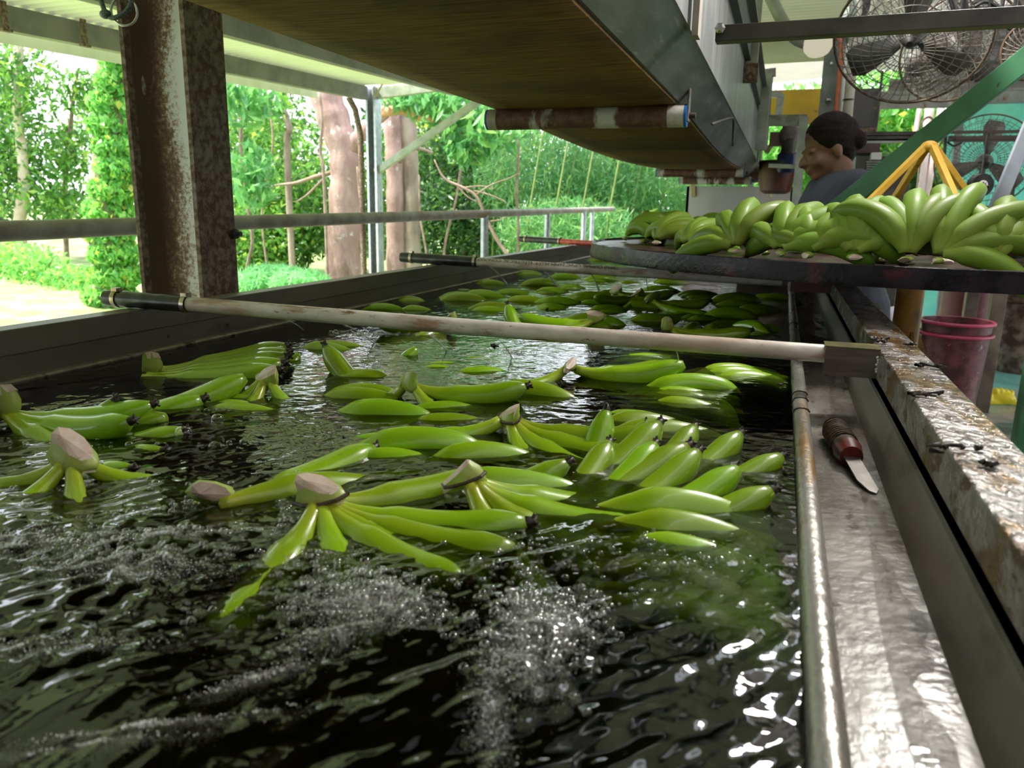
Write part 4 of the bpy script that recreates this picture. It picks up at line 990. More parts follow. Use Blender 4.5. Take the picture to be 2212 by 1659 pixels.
hand('sunken hand under the froth beside the big pinkish crown', None, OZ(60, 1010, -0.03), [(dirv(a, e), bend_up(a, e), 5, hdir(90) * (k - 1) * 0.03, 1.0) for k, (a, e) in enumerate([(-16, -4), (-4, -4), (8, -2)])], crown_dir=-HR)
# --- beyond the first pipe
FAR = [(1405, 690, 8, 2, 0.010, 1.1), (1490, 718, 60, 1, 0.008, 0.9), (1536, 716, 75, 1, 0.012, 0.95), (1512, 688, 20, 2, 0.004, 0.9), (1560, 686, -10, 1, 0.008, 0.9), (1640, 672, 2, 2, 0.004, 1.3), (1480, 675, -8, 2, 0.003, 0.9),
       (1640, 710, 110, 2, 0.010, 1.0), (1580, 655, 0, 3, 0.002, 1.2), (1660, 640, -5, 3, 0.003, 1.0), (1610, 622, 0, 3, 0.0, 1.1), (1500, 640, 5, 3, 0.002, 1.2), (1200, 665, -3, 2, 0.010, 1.25), (1265, 650, -2, 2, 0.010, 1.2), (1190, 652, -4, 2, 0.008, 1.0),
       (1125, 650, -6, 1, 0.006, 0.9), (1055, 668, 4, 2, 0.008, 1.0), (985, 645, 8, 3, 0.008, 1.0), (1040, 638, -6, 2, 0.012, 1.1), (890, 648, 4, 2, 0.008, 0.9), (905, 668, 0, 1, 0.008, 0.9), (820, 668, 0, 1, 0.006, 0.8), (1010, 625, 8, 1, 0.006, 1.0), (1060, 612, -2, 2, 0.008, 1.0), (1100, 632, -4, 2, 0.004, 0.9),
       (1155, 615, 4, 2, 0.006, 1.0), (1185, 632, -4, 2, 0.006, 0.9), (1230, 622, 10, 2, 0.004, 0.9), (1140, 592, 2, 2, 0.006, 1.0), (1210, 600, 2, 1, 0.006, 1.0), (1320, 632, 6, 2, 0.006, 1.1), (1420, 628, -10, 2, 0.008, 1.1), (1385, 660, -4, 2, 0.006, 1.1), (1360, 610, 5, 2, 0.004, 1.0), (1290, 606, 0, 2, 0.004, 1.0), (1440, 610, 0, 2, 0.004, 1.1), (1530, 608, 5, 3, 0.004, 1.2), (1240, 582, 3, 2, 0.006, 1.0), (1330, 585, 0, 2, 0.004, 1.0), (1260, 700, -20, 2, 0.008, 1.1), (1310, 672, 12, 2, 0.002, 1.0), (1180, 565, 2, 2, 0.005, 1.0), (1290, 563, 0, 2, 0.005, 1.0)]
for (px, py, az, n_, lf, s) in FAR:
    q = OZ(px, py, 0)
    if q.y > 3.05 and q.x > -0.34: continue
    fl_back(px, py, az, n_, 4, lf + 0.0055, s * 1.06, 0.034)
for (px, py, az) in ((1443, 705, -10), (1288, 688, 170), (1382, 635, -150), (1330, 628, 0), (975, 685, 200), (1405, 645, -5)):
    fl_crown(px, py, [(az, -20), (az + 30, -30), (az - 30, -30)], z=0.03, cs=1.1)
fl_tips(1092, 690, [(120, 18)], label='single shiny blunt fingertip just beyond the long grimy pipe', z=-0.08, sz=1.1)
# leafy flower scraps drifting
for k, (px, py) in enumerate([(985, 897), (1065, 745), (1300, 905), (1500, 835), (1690, 830), (1210, 830), (1180, 668), (1120, 668)]):
    c = OZ(px, py, 0.002); b = MB(); rg = random.Random(k)
    for i in range(4): b.tube([c + V(rg.uniform(-.008, .008), rg.uniform(-.006, .006), 0), c + V(rg.uniform(-.012, .012), rg.uniform(-.01, .01), rg.uniform(0, .006))], [0.0022, 0.0012], 5)
    tag(b.build('flower_scrap', TIP, smooth=True), 'black scrap of banana flower floating on the wash water', 'scrap', 'black flower scraps on the wash water')
# ------------------------------------------------------------------ packing table and its bananas
TC, TR, TZ = Vector((0.35, 2.39, 0)), 0.888, 0.2
tbl = thing('packing_table', 'large round dark wet turntable heaped with green bananas', 'table', (TC.x, TC.y, FLOOR))
TABLEM = mat('wet_black_table', (0.007, 0.0055, 0.008), (0.017, 0.014, 0.019), 14, rough=0.22, rough2=0.45, spec=0.18, layers=[((0.10, 0.02, 0.03), 6, 0.55, 0.68, (1, 1, 1))], bump=0.16, bscale=90)
TOPM = mat('wet_maroon_top', (0.02, 0.006, 0.008), (0.05, 0.015, 0.02), 8, rough=0.3, bump=0.15, bscale=40)
MB().lathe((TC.x, TC.y, 0), (0, 0, 1), [(0.05, 0.186), (TR - 0.02, 0.186), (TR - 0.004, 0.19), (TR - 0.004, 0.178), (0.05, 0.178)], 96).build('table_top', TOPM, tbl, smooth=30)
MB().lathe((TC.x, TC.y, 0), (0, 0, 1), [(TR - 0.012, 0.188), (TR - 0.004, 0.1935), (TR, 0.192), (TR + 0.004, 0.161), (TR + 0.003, 0.1545), (TR - 0.03, 0.1535), (TR - 0.03, 0.159), (TR - 0.008, 0.161), (TR - 0.012, 0.188)], 120, caps=False).build('rim', TABLEM, tbl, smooth=30)
YEL = mat('chipped_yellow_paint', (0.62, 0.34, 0.03), (0.70, 0.42, 0.06), 14, rough=0.5, layers=[((0.22, 0.12, 0.05), 20, 0.6, 0.68, (1, 1, 1))])
YELD = mat('rusty_yellow_post', (0.42, 0.22, 0.04), (0.2, 0.10, 0.04), 12, 0.42, 0.6, rough=0.6)
MB().tube([(TC.x, TC.y, 0.178), (TC.x, TC.y, -0.4)], 0.036, 16).build('centre_post', YELD, tbl, smooth=40)
MB().lathe((TC.x, TC.y, 0), (0, 0, 1), [(0.18, FLOOR), (0.18, FLOOR + 0.02), (0.06, FLOOR + 0.03), (0.06, -0.38)], 20).build('pedestal', YELD, tbl, smooth=30)
for k in range(4):
    u = hdir(k * 90); MB().prism([(0.03, -0.02), (0.03, -0.34), (0.10, -0.34), (0.075, -0.12)], TC - UP.cross(u) * 0.004, u, UP, UP.cross(u) * 0.008).build('gusset', YELD, tbl)
apex = V(TC.x, TC.y, 0.462)
fr = thing('lifting_stand', 'yellow four-legged steel stand rising to a point over the table', 'stand', (TC.x, TC.y, 0.19))
for k in range(4):
    f = TC + hdir(k * 90 + 4) * 0.27 + UP * 0.188
    MB().bar(f, apex + hdir(k * 90 + 4) * 0.012, 0.017, 0.017).build('strut', YEL, fr, bevel=0.002)
MB().ball(apex, 0.022, 12, 8, (1, 1, 0.7)).build('cap', YEL, fr, smooth=True)

def table_hand(px, py, fingers, label=None, sz=1.1, loc=None, crown_dir=None, tips=True, key='t'):
    c = loc if loc is not None else OZ(px, py, TZ + 0.004)
    v_ = V(c.x - TC.x, c.y - TC.y, 0)
    if loc is None and v_.length > TR - 0.035: c = V(TC.x, TC.y, c.z) + v_.normalized() * (TR - 0.035)
    if loc is None:
        iv = V(TC.x - c.x, TC.y - c.y, 0); ia = math.degrees(math.atan2(iv.dot(HF), iv.dot(HR))); fingers = [(a + (ia - 90) * 0.75, e_, k_) for a, e_, k_ in fingers]
    am = sum(f[0] for f in fingers) / len(fingers)
    F_ = []
    for i, (a, e, ki) in enumerate(fingers):
        s = UP.cross(hdir(a)) * 0
        F_.append((dirv(a, e), bend_dn(a, e), ki, hdir(a) * 0.008 + UP * 0.012, sz * random.uniform(0.95, 1.05)))
    lb = label or f'dull green hand of {NUM[len(fingers)]} in the heap on the packing table'
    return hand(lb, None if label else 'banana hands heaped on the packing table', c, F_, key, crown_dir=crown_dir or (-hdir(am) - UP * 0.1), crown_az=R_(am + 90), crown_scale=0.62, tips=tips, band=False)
# front row along the rim, left to right, crowns toward the rim
table_hand(1372, 505, [(175, 62, 2), (168, 40, 2), (160, 20, 0), (150, 4, 0), (120, 60, 2)], 'hand at the table edge curling over with fingers hanging toward the guard rail', 1.0)
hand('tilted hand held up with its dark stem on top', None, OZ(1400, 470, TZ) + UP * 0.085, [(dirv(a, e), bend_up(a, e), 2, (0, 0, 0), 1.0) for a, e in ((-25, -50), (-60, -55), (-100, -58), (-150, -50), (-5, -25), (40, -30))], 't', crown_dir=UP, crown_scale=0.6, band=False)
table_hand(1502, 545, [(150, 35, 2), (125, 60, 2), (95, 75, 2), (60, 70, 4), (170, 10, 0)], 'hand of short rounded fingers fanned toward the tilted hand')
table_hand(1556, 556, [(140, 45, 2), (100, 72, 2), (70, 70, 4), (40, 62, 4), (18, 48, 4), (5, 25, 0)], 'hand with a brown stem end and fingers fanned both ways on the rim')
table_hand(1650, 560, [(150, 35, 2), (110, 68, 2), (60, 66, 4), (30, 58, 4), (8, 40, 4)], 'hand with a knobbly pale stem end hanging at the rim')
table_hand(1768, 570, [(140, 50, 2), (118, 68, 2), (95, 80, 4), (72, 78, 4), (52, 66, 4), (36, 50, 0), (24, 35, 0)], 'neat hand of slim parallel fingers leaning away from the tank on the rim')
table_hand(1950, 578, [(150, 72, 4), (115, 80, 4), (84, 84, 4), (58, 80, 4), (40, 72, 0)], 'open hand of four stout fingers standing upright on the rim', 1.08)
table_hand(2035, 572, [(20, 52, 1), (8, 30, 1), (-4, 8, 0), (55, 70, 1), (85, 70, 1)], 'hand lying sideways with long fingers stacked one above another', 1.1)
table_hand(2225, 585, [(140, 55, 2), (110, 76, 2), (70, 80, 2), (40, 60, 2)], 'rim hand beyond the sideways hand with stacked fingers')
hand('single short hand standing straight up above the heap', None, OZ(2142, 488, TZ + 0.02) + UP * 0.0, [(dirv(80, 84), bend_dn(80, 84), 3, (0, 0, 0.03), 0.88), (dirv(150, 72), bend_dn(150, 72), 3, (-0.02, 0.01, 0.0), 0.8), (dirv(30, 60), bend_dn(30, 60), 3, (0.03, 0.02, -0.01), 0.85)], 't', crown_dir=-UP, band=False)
# inner rows
rg = random.Random(5)
inner = []
for ring, (rad, cnt) in enumerate(((0.70, 26), (0.50, 18), (0.30, 10))):
    for k in range(cnt):
        a = 360 * k / cnt + ring * 7 + rg.uniform(-4, 4)
        if 20 < (a % 360) < 160 and rad > 0.6 and rg.random() < 0.3: continue
        inner.append((a, rad))
for (a, rad) in inner:
    c = TC + hdir(a) * (rad + rg.uniform(-0.04, 0.04)) + UP * (0.196 + (0.0 if rad > 0.65 else 0.006))
    back = a + 180 + rg.uniform(-70, 70); n_ = rg.choice((4, 5, 5, 6)); F_ = []
    lab = f'dull green hand of {NUM[n_]} in the heap behind the rim row'
    fl = [(back + (i - (n_ - 1) / 2) * 17, 62 - abs(i - (n_ - 1) / 2) * 11 + rg.uniform(-6, 6), rg.choice((0, 2, 4))) for i in range(n_)]
    table_hand(0, 0, fl, lab, rg.uniform(0.9, 1.02), loc=c, tips=False)['group'] = 'banana hands heaped behind the rim row'
# rear rim row
for k in range(9):
    a = 25 + k * 16.5; c = TC + hdir(a) * 0.82 + UP * 0.196; n_ = 5
    fl = [(a + 180 + (i - 2) * 18 + rg.uniform(-5, 5), 66 - abs(i - 2) * 12, 2) for i in range(n_)]
    table_hand(0, 0, fl, 'dull green hand lying along the rim on the worker side', 1.0, loc=c, tips=False)['group'] = 'banana hands on the worker-side rim'

# ------------------------------------------------------------------ beams and posts on the packing side
beam('crossbar', 'dark steel crossbar bolted to the conveyor and crossing before the fan', OY(1547, 76, 1.45), OY(2300, 31, 1.45), 0.03, 0.026, DARKST)
bb = OY(1556, 62, 1.43); tag(MB().lathe(bb, (0, -1, 0), [(0.009, 0), (0.009, 0.006), (0.005, 0.008)], 6).build('bolt', mat('bright_bolt', (0.5, 0.5, 0.5), metal=0.9, rough=0.25)), 'bright bolt holding the dark crossbar to the conveyor', 'bolt')
GREENB = mat('green_painted_steel', (0.035, 0.13, 0.065), (0.05, 0.17, 0.09), 8, rough=0.45, layers=[((0.02, 0.05, 0.03), 40, 0.66, 0.7, (1, 1, 1))])
ga, gb = OY(1795, 462, 2.95), OY(2230, 118, 2.6)
beam('green_brace', 'long green painted brace slanting up behind the bananas', ga, gb + (gb - ga) * 0.5, 0.03, 0.062, GREENB, 'brace', up=(0, -0.2, 1))
beam('grey_strut', 'blue-grey steel strut slanting up beside the shade cloth', OY(2150, 452, 3.25), OY(2260, 190, 3.25), 0.03, 0.045, mat('blue_grey', (0.17, 0.19, 0.24), (0.22, 0.24, 0.29), 9, rough=0.5), 'brace')
pt = OY(1808, 100, 5.0)
POSTG = mat('grey_post_paint', (0.15, 0.175, 0.18), (0.22, 0.24, 0.245), 10, rough=0.55)
po = thing('building_post', 'grey steel building post behind the worker carrying conduits', 'post', (pt.x, 5.0, FLOOR))
MB().prism([(-0.06, 0), (0.06, 0), (0.06, 0.01), (0.006, 0.01), (0.006, 0.1), (0.06, 0.1), (0.06, 0.11), (-0.06, 0.11), (-0.06, 0.1), (-0.006, 0.1), (-0.006, 0.01), (-0.06, 0.01)], (pt.x, 5.0, FLOOR), (1, 0, 0), (0, 1, 0), (0, 0, 1.98 - FLOOR)).build('shaft', POSTG, po)
for px, py in ((1796, 137), (1812, 136)):
    q = OY(px, py, 4.99); MB().lathe(q, (0, -1, 0), [(0.008, 0), (0.008, 0.01)], 6).build('bolt', mat('bright_bolt', (0.5, 0.5, 0.5)), po)
MB().box(OY(1790, 216, 4.97), (0.02, 0.05, 0.012)).build('bolt', STEELC, po)
ORANGE = mat('orange_conduit', (0.55, 0.13, 0.05), (0.62, 0.2, 0.1), 20, rough=0.4)
tag(MB().tube([OY(1800, 300, 4.93), OY(1806, 240, 4.93), OY(1818, 110, 4.93), OY(1815, 88, 4.92), OY(1790, 60, 4.9), OY(1745, -5, 4.85)], 0.012, 8).build('conduit', ORANGE, smooth=True), 'orange conduit running down the grey building post', 'conduit')
tag(MB().tube([OY(1811, 300, 4.92), OY(1820, 200, 4.92), OY(1832, 95, 4.92)], 0.012, 8).build('conduit', mat('white_conduit', (0.6, 0.58, 0.6)), smooth=True), 'thin white conduit beside the orange one', 'conduit')
sp = thing('strapped_pipe', 'mottled grey-brown pipe with dark ties in front of the post', 'pipe', OY(1828, 330, 4.6))
MB().tube([OY(1824, 340, 4.6), OY(1832, 230, 4.6), OY(1846, 90, 4.6), OY(1852, 0, 4.6), OY(1856, -40, 4.6)], 0.026, 12).build('tube', mat('mottled_pipe', (0.36, 0.33, 0.27), (0.48, 0.44, 0.37), 10, rough=0.6), sp, smooth=True)
for py in (118, 216):
    q = OY(1844 - (py - 100) * 0.1, py, 4.6); MB().tube([q - UP * 0.004, q + UP * 0.004], 0.029, 12).build('tie', BLACKP, sp)
# grey goose-neck pipe and roof steel near the flood lamp
tag(MB().tube(poly_path([OY(1658, -20, 4.0), OY(1690, 45, 4.0), OY(1715, 80, 4.0), OY(1745, 95, 4.0)]), 0.028, 10).build('bent_pipe', GALVG, smooth=True), 'bent grey pipe coming down behind the crossbar to the lamp', 'pipe')
lp = OY(1766, 88, 4.0)
lamp = thing('flood_lamp', 'round flood lamp with a cream lens hanging under the roof', 'lamp', lp)
la = Vector((0.12, -0.35, -0.9)).normalized()
MB().lathe(lp - la * 0.05, la, [(0.02, -0.04), (0.045, -0.03), (0.062, 0.03), (0.07, 0.055), (0.066, 0.056)], 24).build('reflector', mat('lamp_silver', (0.5, 0.52, 0.55), rough=0.25, metal=0.85), lamp, smooth=30)
MB().lathe(lp - la * 0.05, la, [(0.064, 0.05), (0.062, 0.085), (0.05, 0.105), (0.02, 0.115)], 24).build('lens', glow_mat('lamp_lens', (1.0, 0.93, 0.68), 0.45), lamp, smooth=True)
# steel under the right-hand roof
for i, (row, Y, hh) in enumerate(((62, 5.0, 0.13), (113, 6.0, 0.13), (152, 7.0, 0.13), (185, 8.0, 0.12))):
    q = OY(2050, row, Y)
    cee('roof_purlin', ('grey purlin over the packing floor behind the big fan' if i < 3 else 'bolted grey purlin at the end of the packing-floor roof'), (0.78, Y, q.z - hh / 2), (5.9, Y, q.z - hh / 2), 0.06, hh, PURLIN, 'purlins over the packing floor' if i < 3 else None)
q = OY(2050, 213, 8.75)
tag(MB().box((3.3, 8.78, q.z), (5.2, 0.03, 0.16)).build('roof_fascia', PURLIN), 'pinkish grey fascia board above the shade cloth', 'fascia')
q = OY(1660, 100, 6.6); beam('roof_purlin', 'green-grey purlin under the pink sheets beyond the crossbar', (-1.1, 6.3, OY(1660, 98, 6.3).z), (0.9, 6.3, OY(1780, 92, 6.3).z), 0.06, 0.1, GALVG)
beam('roof_purlin', 'pale rafter edge where the pink sheets meet the post', (0.72, 4.7, 1.93), (0.72, 9.1, 1.9), 0.08, 0.12, GALVG)
for px, py, Y in ((1908, 187, 7.98), (1908, 196, 7.98), (2000, 184, 7.98), (2000, 194, 7.98)):
    q = OY(px, py, Y); tag(MB().ball(q, 0.016, 8, 6).build('bolt', mat('bright_bolt', (0.5, 0.5, 0.5)), smooth=True), 'bright bolt head on the end purlin of the packing roof', 'bolt', 'bolt heads on the end purlin')
# chain-driven gear high up by the post
dk = OY(1840, 12, 4.9); tag(MB().lathe(dk, (0.3, -1, 0), [(0.02, -0.03), (0.09, -0.03), (0.1, 0), (0.09, 0.03), (0.02, 0.03)], 20).build('pulley', BLACKP, smooth=30), 'black pulley high up against the roof by the post', 'pulley')
beam('angle_bracket', 'grey angle bracket under the black pulley', OY(1800, 50, 4.85), OY(1850, 5, 4.85), 0.03, 0.045, GALVG, 'bracket')
beam('drop_strut', 'grey drop strut over the crossbar by the big fan', OY(1843, 45, 4.2), OY(1846, -40, 4.2), 0.035, 0.035, GALVG, 'strut', up=(0, 1, 0))
ch = MB()
for i in range(12):
    q = OY(1762 + i * 3.2, -2 + i * 6, 5.2); ch.ball(q, 0.022, 8, 6, (1, 0.5, 1))
tag(ch.build('drive_chain', mat('chain_steel', (0.4, 0.38, 0.37), rough=0.35, metal=0.8), smooth=True), 'steel drive chain running down to the post head', 'chain')

# ------------------------------------------------------------------ fans
CAGE = mat('dusty_fan_wire', (0.13, 0.115, 0.10), (0.24, 0.21, 0.18), 30, rough=0.55, metal=0.4)
def fan(name_label, c, axis, R, blades=3, hang=None, wires=44, rings=7, mt=CAGE, wr=0.0016, pole=None):
    c, ax = Vector(c), Vector(axis).normalized()
    a = ax.cross(UP).normalized(); b = ax.cross(a)
    t = thing('cage_fan', name_label, 'fan', c)
    def pt(r, q, side): return c + (a * math.cos(q) + b * math.sin(q)) * r + ax * (side * 0.075 * R / 0.3 * math.sqrt(max(0, 1 - (r / R) ** 2.4)) * 1.3)
    for side, nm in ((1, 'front_guard'), (-1, 'rear_guard')):
        m = MB()
        for k in range(wires):
            q = 2 * math.pi * k / wires
            m.tube([pt(R * u, q + 0.25 * (1 - u), side) for u in (0.2, 0.5, 0.75, 0.92, 1.0)], wr, 4, caps=False)
        for i in range(rings):
            rr = R * (0.2 + 0.8 * i / (rings - 1))
            m.tube([pt(rr, 2 * math.pi * k / 40, side) for k in range(41)], wr * 1.3, 4, caps=False)
        tag(m.build(nm, mt, t), kind='stuff')
    m = MB(); m.tube([c + (a * math.cos(2 * math.pi * k / 48) + b * math.sin(2 * math.pi * k / 48)) * R for k in range(49)], 0.006, 8, caps=False); m.build('rim_hoop', mat('rusty_hoop', (0.10, 0.06, 0.04), (0.16, 0.11, 0.07), 20), t, smooth=True)
    m = MB(); m.lathe(c, ax, [(0.02, -0.16 * R / .3), (0.055, -0.15 * R / .3), (0.06, -0.05), (0.05, -0.02), (0.03, 0.03), (0.012, 0.05)], 18); m.build('motor', mat('dark_motor', (0.03, 0.028, 0.028), rough=0.5), t, smooth=35)
    for k in range(blades):
        q = 2 * math.pi * k / blades + 0.4; m = MB(); vs = []
        for i in range(7):
            r = R * (0.16 + 0.72 * i / 6)
            for s, zf in ((-0.42, -0.018), (0.42, 0.018)):
                w_ = s * (0.9 - 0.25 * i / 6) * (1 - 0.35 * (i == 6)); vs.append(c + (a * math.cos(q + w_) + b * math.sin(q + w_)) * r + ax * zf)
        m.add(vs, [(2 * i, 2 * i + 1, 2 * i + 3, 2 * i + 2) for i in range(6)])
        o = m.build('blade', mat('grey_blade', (0.09, 0.085, 0.08), (0.14, 0.13, 0.12), 8, rough=0.4), t, smooth=True); sm = o.modifiers.new('s', 'SOLIDIFY'); sm.thickness = 0.003
    if hang is not None: MB().tube([c - ax * 0.1, c - ax * 0.12 + UP * 0.12, Vector(hang)], 0.016, 8).build('hanger_pipe', GALVG, t, smooth=40)
    if pole is not None: MB().tube([c - ax * 0.08, V(c.x, c.y, c.z) - ax * 0.1 - UP * 0.2, V(c.x - ax.x * 0.1, c.y - ax.y * 0.1, FLOOR)], 0.02, 8).build('stand_pole', mat('dark_motor', (0.03,) * 3), t, smooth=40); 
    if pole is not None: MB().lathe((c.x - ax.x * 0.1, c.y - ax.y * 0.1, FLOOR), (0, 0, 1), [(0.22, 0), (0.22, 0.02), (0.04, 0.05)], 20).build('stand_base', MATS['dark_motor'], t)
    return t
fan('big dusty cage fan hanging behind the dark crossbar', OY(1968, 82, 3.8), (-0.15, -0.75, -0.62), 0.30, hang=OY(1968, -40, 4.0))
fan('second cage fan partly hidden behind the big dusty fan', OY(2070, 105, 4.6), (0.2, -0.8, -0.5), 0.27, hang=OY(2075, -40, 4.8))
fan('small cage fan just above the green brace', OY(2232, 108, 3.4), (-0.4, -0.8, -0.2), 0.10, wires=30, rings=5, hang=OY(2225, 20, 3.5))
fan('pedestal fan standing in front of the teal shade cloth', OY(2128, 348, 6.9), (-0.1, -1, 0.05), 0.34, pole=True)
# cables bundled above the fan
for k, pts in enumerate([[(2050, -10), (2062, 30), (2075, 20), (2080, -10)], [(2105, 15), (2130, 4), (2165, 18), (2190, 12)], [(2170, -10), (2160, 30), (2148, 60), (2140, 48), (2152, 36)], [(2135, -10), (2140, 24), (2150, 34)], [(2195, -10), (2188, 40), (2180, 62), (2205, 60)]]):
    tag(MB().tube(poly_path([OY(a, b, 3.6) for a, b in pts]), 0.007, 6).build('power_cable', BLACKP, smooth=True), 'black power cable looped under the roof beside the big fan', 'cable', 'black cables by the big fan')
for px, py0, py1 in ((2062, -20, 60), (2085, -20, 26), (2205, -20, 72)):
    beam('cable_drop', 'dark hanging strut among the black cables', OY(px, py0, 3.62), OY(px, py1, 3.62), 0.02, 0.02, DARKST, 'strut', 'dark struts among the cables', up=(0, 1, 0))
beam('drop_strut', 'pale steel drop strut behind the second cage fan', OY(2131, 120, 4.9), OY(2136, -30, 4.9), 0.04, 0.03, GALVG, 'strut', up=(0, 1, 0))

# ------------------------------------------------------------------ packing machinery in the background
YP = mat('faded_yellow_panel', (0.62, 0.40, 0.03), (0.50, 0.30, 0.04), 3, rough=0.55, layers=[((0.25, 0.10, 0.03), 6, 0.6, 0.68, (1, 1, 1))])
a_, b_ = OY(1630, 196, 6.6), OY(1786, 268, 6.6)
ypn = thing('yellow_hoarding', 'faded yellow hoarding on posts behind the machine guard', 'hoarding', (a_.x, 6.62, FLOOR))
MB().box2((a_.x, 6.6, b_.z), (b_.x, 6.63, a_.z)).build('board', YP, ypn)
for x in (a_.x + 0.03, b_.x - 0.03): MB().box2((x - 0.02, 6.63, FLOOR), (x + 0.02, 6.66, a_.z)).build('post', GALVG, ypn)
mc = thing('yellow_hopper', 'dark steel hopper with flaking yellow paint behind the strapped pipe', 'hopper', OY(1862, 285, 5.6))
a_, b_ = OY(1836, 192, 5.6), OY(1889, 276, 5.6)
HOP = mat('flaked_yellow', (0.09, 0.085, 0.08), (0.5, 0.28, 0.04), 5, 0.56, 0.62, rough=0.5)
MB().box2((a_.x, 5.6, b_.z), (b_.x, 5.95, a_.z)).build('body', HOP, mc, bevel=0.004)
MB().box2((a_.x - 0.01, 5.585, b_.z - 0.05), (b_.x + 0.01, 5.96, b_.z)).build('lower_band', RUST, mc)
MB().box2((b_.x, 5.58, b_.z), (b_.x + 0.014, 5.6, a_.z + 0.1)).build('edge_strip', DARKST, mc)
tag(MB().bar(OY(1897, 228, 6.0), V(OY(1893, 300, 6.0).x - 0.06, 6.0, FLOOR), 0.03, 0.03, up=(0, 1, 0)).build('thin_post', mat('bark_post', (0.4, 0.34, 0.28))), 'thin pale post beside the flaking hopper', 'post')
mk = thing('packing_machine', 'dark packing machine with rails behind the worker', 'machine', OY(1920, 440, 5.4))
DM = mat('machine_dark', (0.05, 0.045, 0.042), (0.10, 0.09, 0.085), 6, rough=0.5)
a_, b_ = OY(1838, 292, 5.5), OY(1900, 330, 5.5); MB().box2((a_.x, 5.5, b_.z), (b_.x, 5.9, a_.z)).build('head_box', mat('maroon_steel', (0.09, 0.05, 0.05), (0.13, 0.09, 0.08), 5), mk)
a_, b_ = OY(1850, 338, 5.4), OY(1960, 440, 5.4); MB().box2((a_.x, 5.4, FLOOR), (b_.x, 5.9, a_.z)).build('cabinet', DM, mk, bevel=0.004)
for r0, r1, w_ in ((290, 289, 0.026), (299, 298, 0.032), (306, 304, 0.022)): MB().bar(OY(1838, r0, 5.3), OY(1982, r1, 5.3), 0.03, w_).build('rail', GALVG if w_ == 0.022 else DARKST, mk)
MB().box(OY(1981, 296, 5.3), (0.012, 0.04, 0.07)).build('rail_end', DARKST, mk)
for j in range(6): MB().bar(OY(1872, 350 + j * 5, 5.39), OY(1948, 349 + j * 5, 5.39), 0.01, 0.008).build('louvre', GALVG, mk)
MB().box2(OY(1880, 332, 5.3), OY(1904, 344, 5.2)).build('display', mat('pale_display', (0.6, 0.6, 0.56)), mk)
MB().box2(OY(1868, 396, 5.35), OY(1882, 440, 5.3)).build('yellow_leg', YP, mk)
mk2 = thing('roller_frame', 'dark steel carton rail in front of the teal shade cloth', 'rack', OY(2130, 310, 6.7))
for r, x0, x1, w_ in ((284, 2041, 2210, 0.02), (297, 2060, 2205, 0.03), (303, 2060, 2200, 0.014)): MB().bar(OY(x0, r + 2, 6.7), OY(x1, r, 6.7), 0.03, w_).build('rail', mat('brown_rail', (0.09, 0.07, 0.055), rough=0.5), mk2)
MB().bar(OY(2043, 286, 6.7), OY(2040, 335, 6.7), 0.02, 0.02, up=(0, 1, 0)).build('upright', DARKST, mk2)
MB().bar(OY(2206, 284, 6.7), V(OY(2206, 284, 6.7).x, 6.7, FLOOR), 0.03, 0.03, up=(0, 1, 0)).build('upright', DARKST, mk2)
MB().box2(OY(2048, 294, 6.68), OY(2064, 305, 6.65)).build('clip', DARKST, mk2)
MB().tube(poly_path([OY(2045, 306, 6.68), OY(2060, 315, 6.68), OY(2078, 308, 6.68)]), 0.008, 6).build('cord', BLACKP, mk2, smooth=True)
tag(MB().tube(poly_path([V(OY(1992, 285, 6.5).x, 6.5, FLOOR), OY(1992, 330, 6.5), OY(1992, 285, 6.5), OY(1993, 262, 6.5), OY(2008, 253, 6.5), OY(2022, 266, 6.5)]), 0.008, 6).build('wire_loop', STEELC, smooth=True), 'thin wire loop standing behind the green brace', 'wire')
rl = OY(2117, 400, 3.7)
ro = thing('tape_roll', 'black roll with a white core hanging behind the bananas', 'roll', rl)
MB().lathe(rl - HF * 0.02, HF, [(0.018, 0), (0.045, 0), (0.045, 0.04), (0.018, 0.04), (0.018, 0)], 24, caps=False).build('roll', BLACKP, ro, smooth=35)
MB().lathe(rl - HF * 0.022, HF, [(0.012, 0), (0.019, 0), (0.019, 0.044), (0.012, 0.044), (0.012, 0)], 24, caps=False).build('core', mat('white_core', (0.7, 0.68, 0.7)), ro, smooth=35)
MB().tube([rl, rl + UP * 0.2], 0.004, 6).build('cord', BLACKP, ro)
# guard frame of the discharge and geared motor
gf_ = thing('machine_guard', 'weathered green-grey machine guard by the conveyor end', 'guard', OY(1725, 440, 4.9))
MB().box2(OY(1632, 250, 4.9), OY(1741, 271, 4.88)).build('top_plate', mat('spotted_green', (0.30, 0.34, 0.28), (0.20, 0.23, 0.19), 14, 0.5, 0.56), gf_)
MB().bar(OY(1737, 252, 4.88), V(OY(1722, 430, 4.88).x, 4.88, FLOOR), 0.05, 0.03, up=(0, 1, 0)).build('upright', GALVG, gf_)
MB().bar(OY(1660, 160, 4.9), OY(1647, 320, 4.9), 0.055, 0.03, up=(0, 1, 0)).build('upright', GALV, gf_)
MB().bar(OY(1622, 163, 4.9), OY(1676, 156, 4.9), 0.04, 0.06, up=(0, 1, 0)).build('arm', GALV, gf_)
MB().bar(OY(1660, 358, 4.9), OY(1770, 362, 4.9), 0.03, 0.022).build('crossbar', GALVG, gf_)
MB().bar(OY(1645, 205, 6.2), OY(1690, 204, 6.2), 0.05, 0.04).build('arm', GALV, gf_)
MB().bar(OY(1687, 204, 6.2), OY(1680, 262, 6.2), 0.05, 0.03, up=(0, 1, 0)).build('upright', GALV, gf_)
mo = thing('gear_motor', 'geared motor with a dark blue body near the conveyor end', 'motor', OY(1702, 330, 5.3))
q = OY(1706, 292, 5.3)
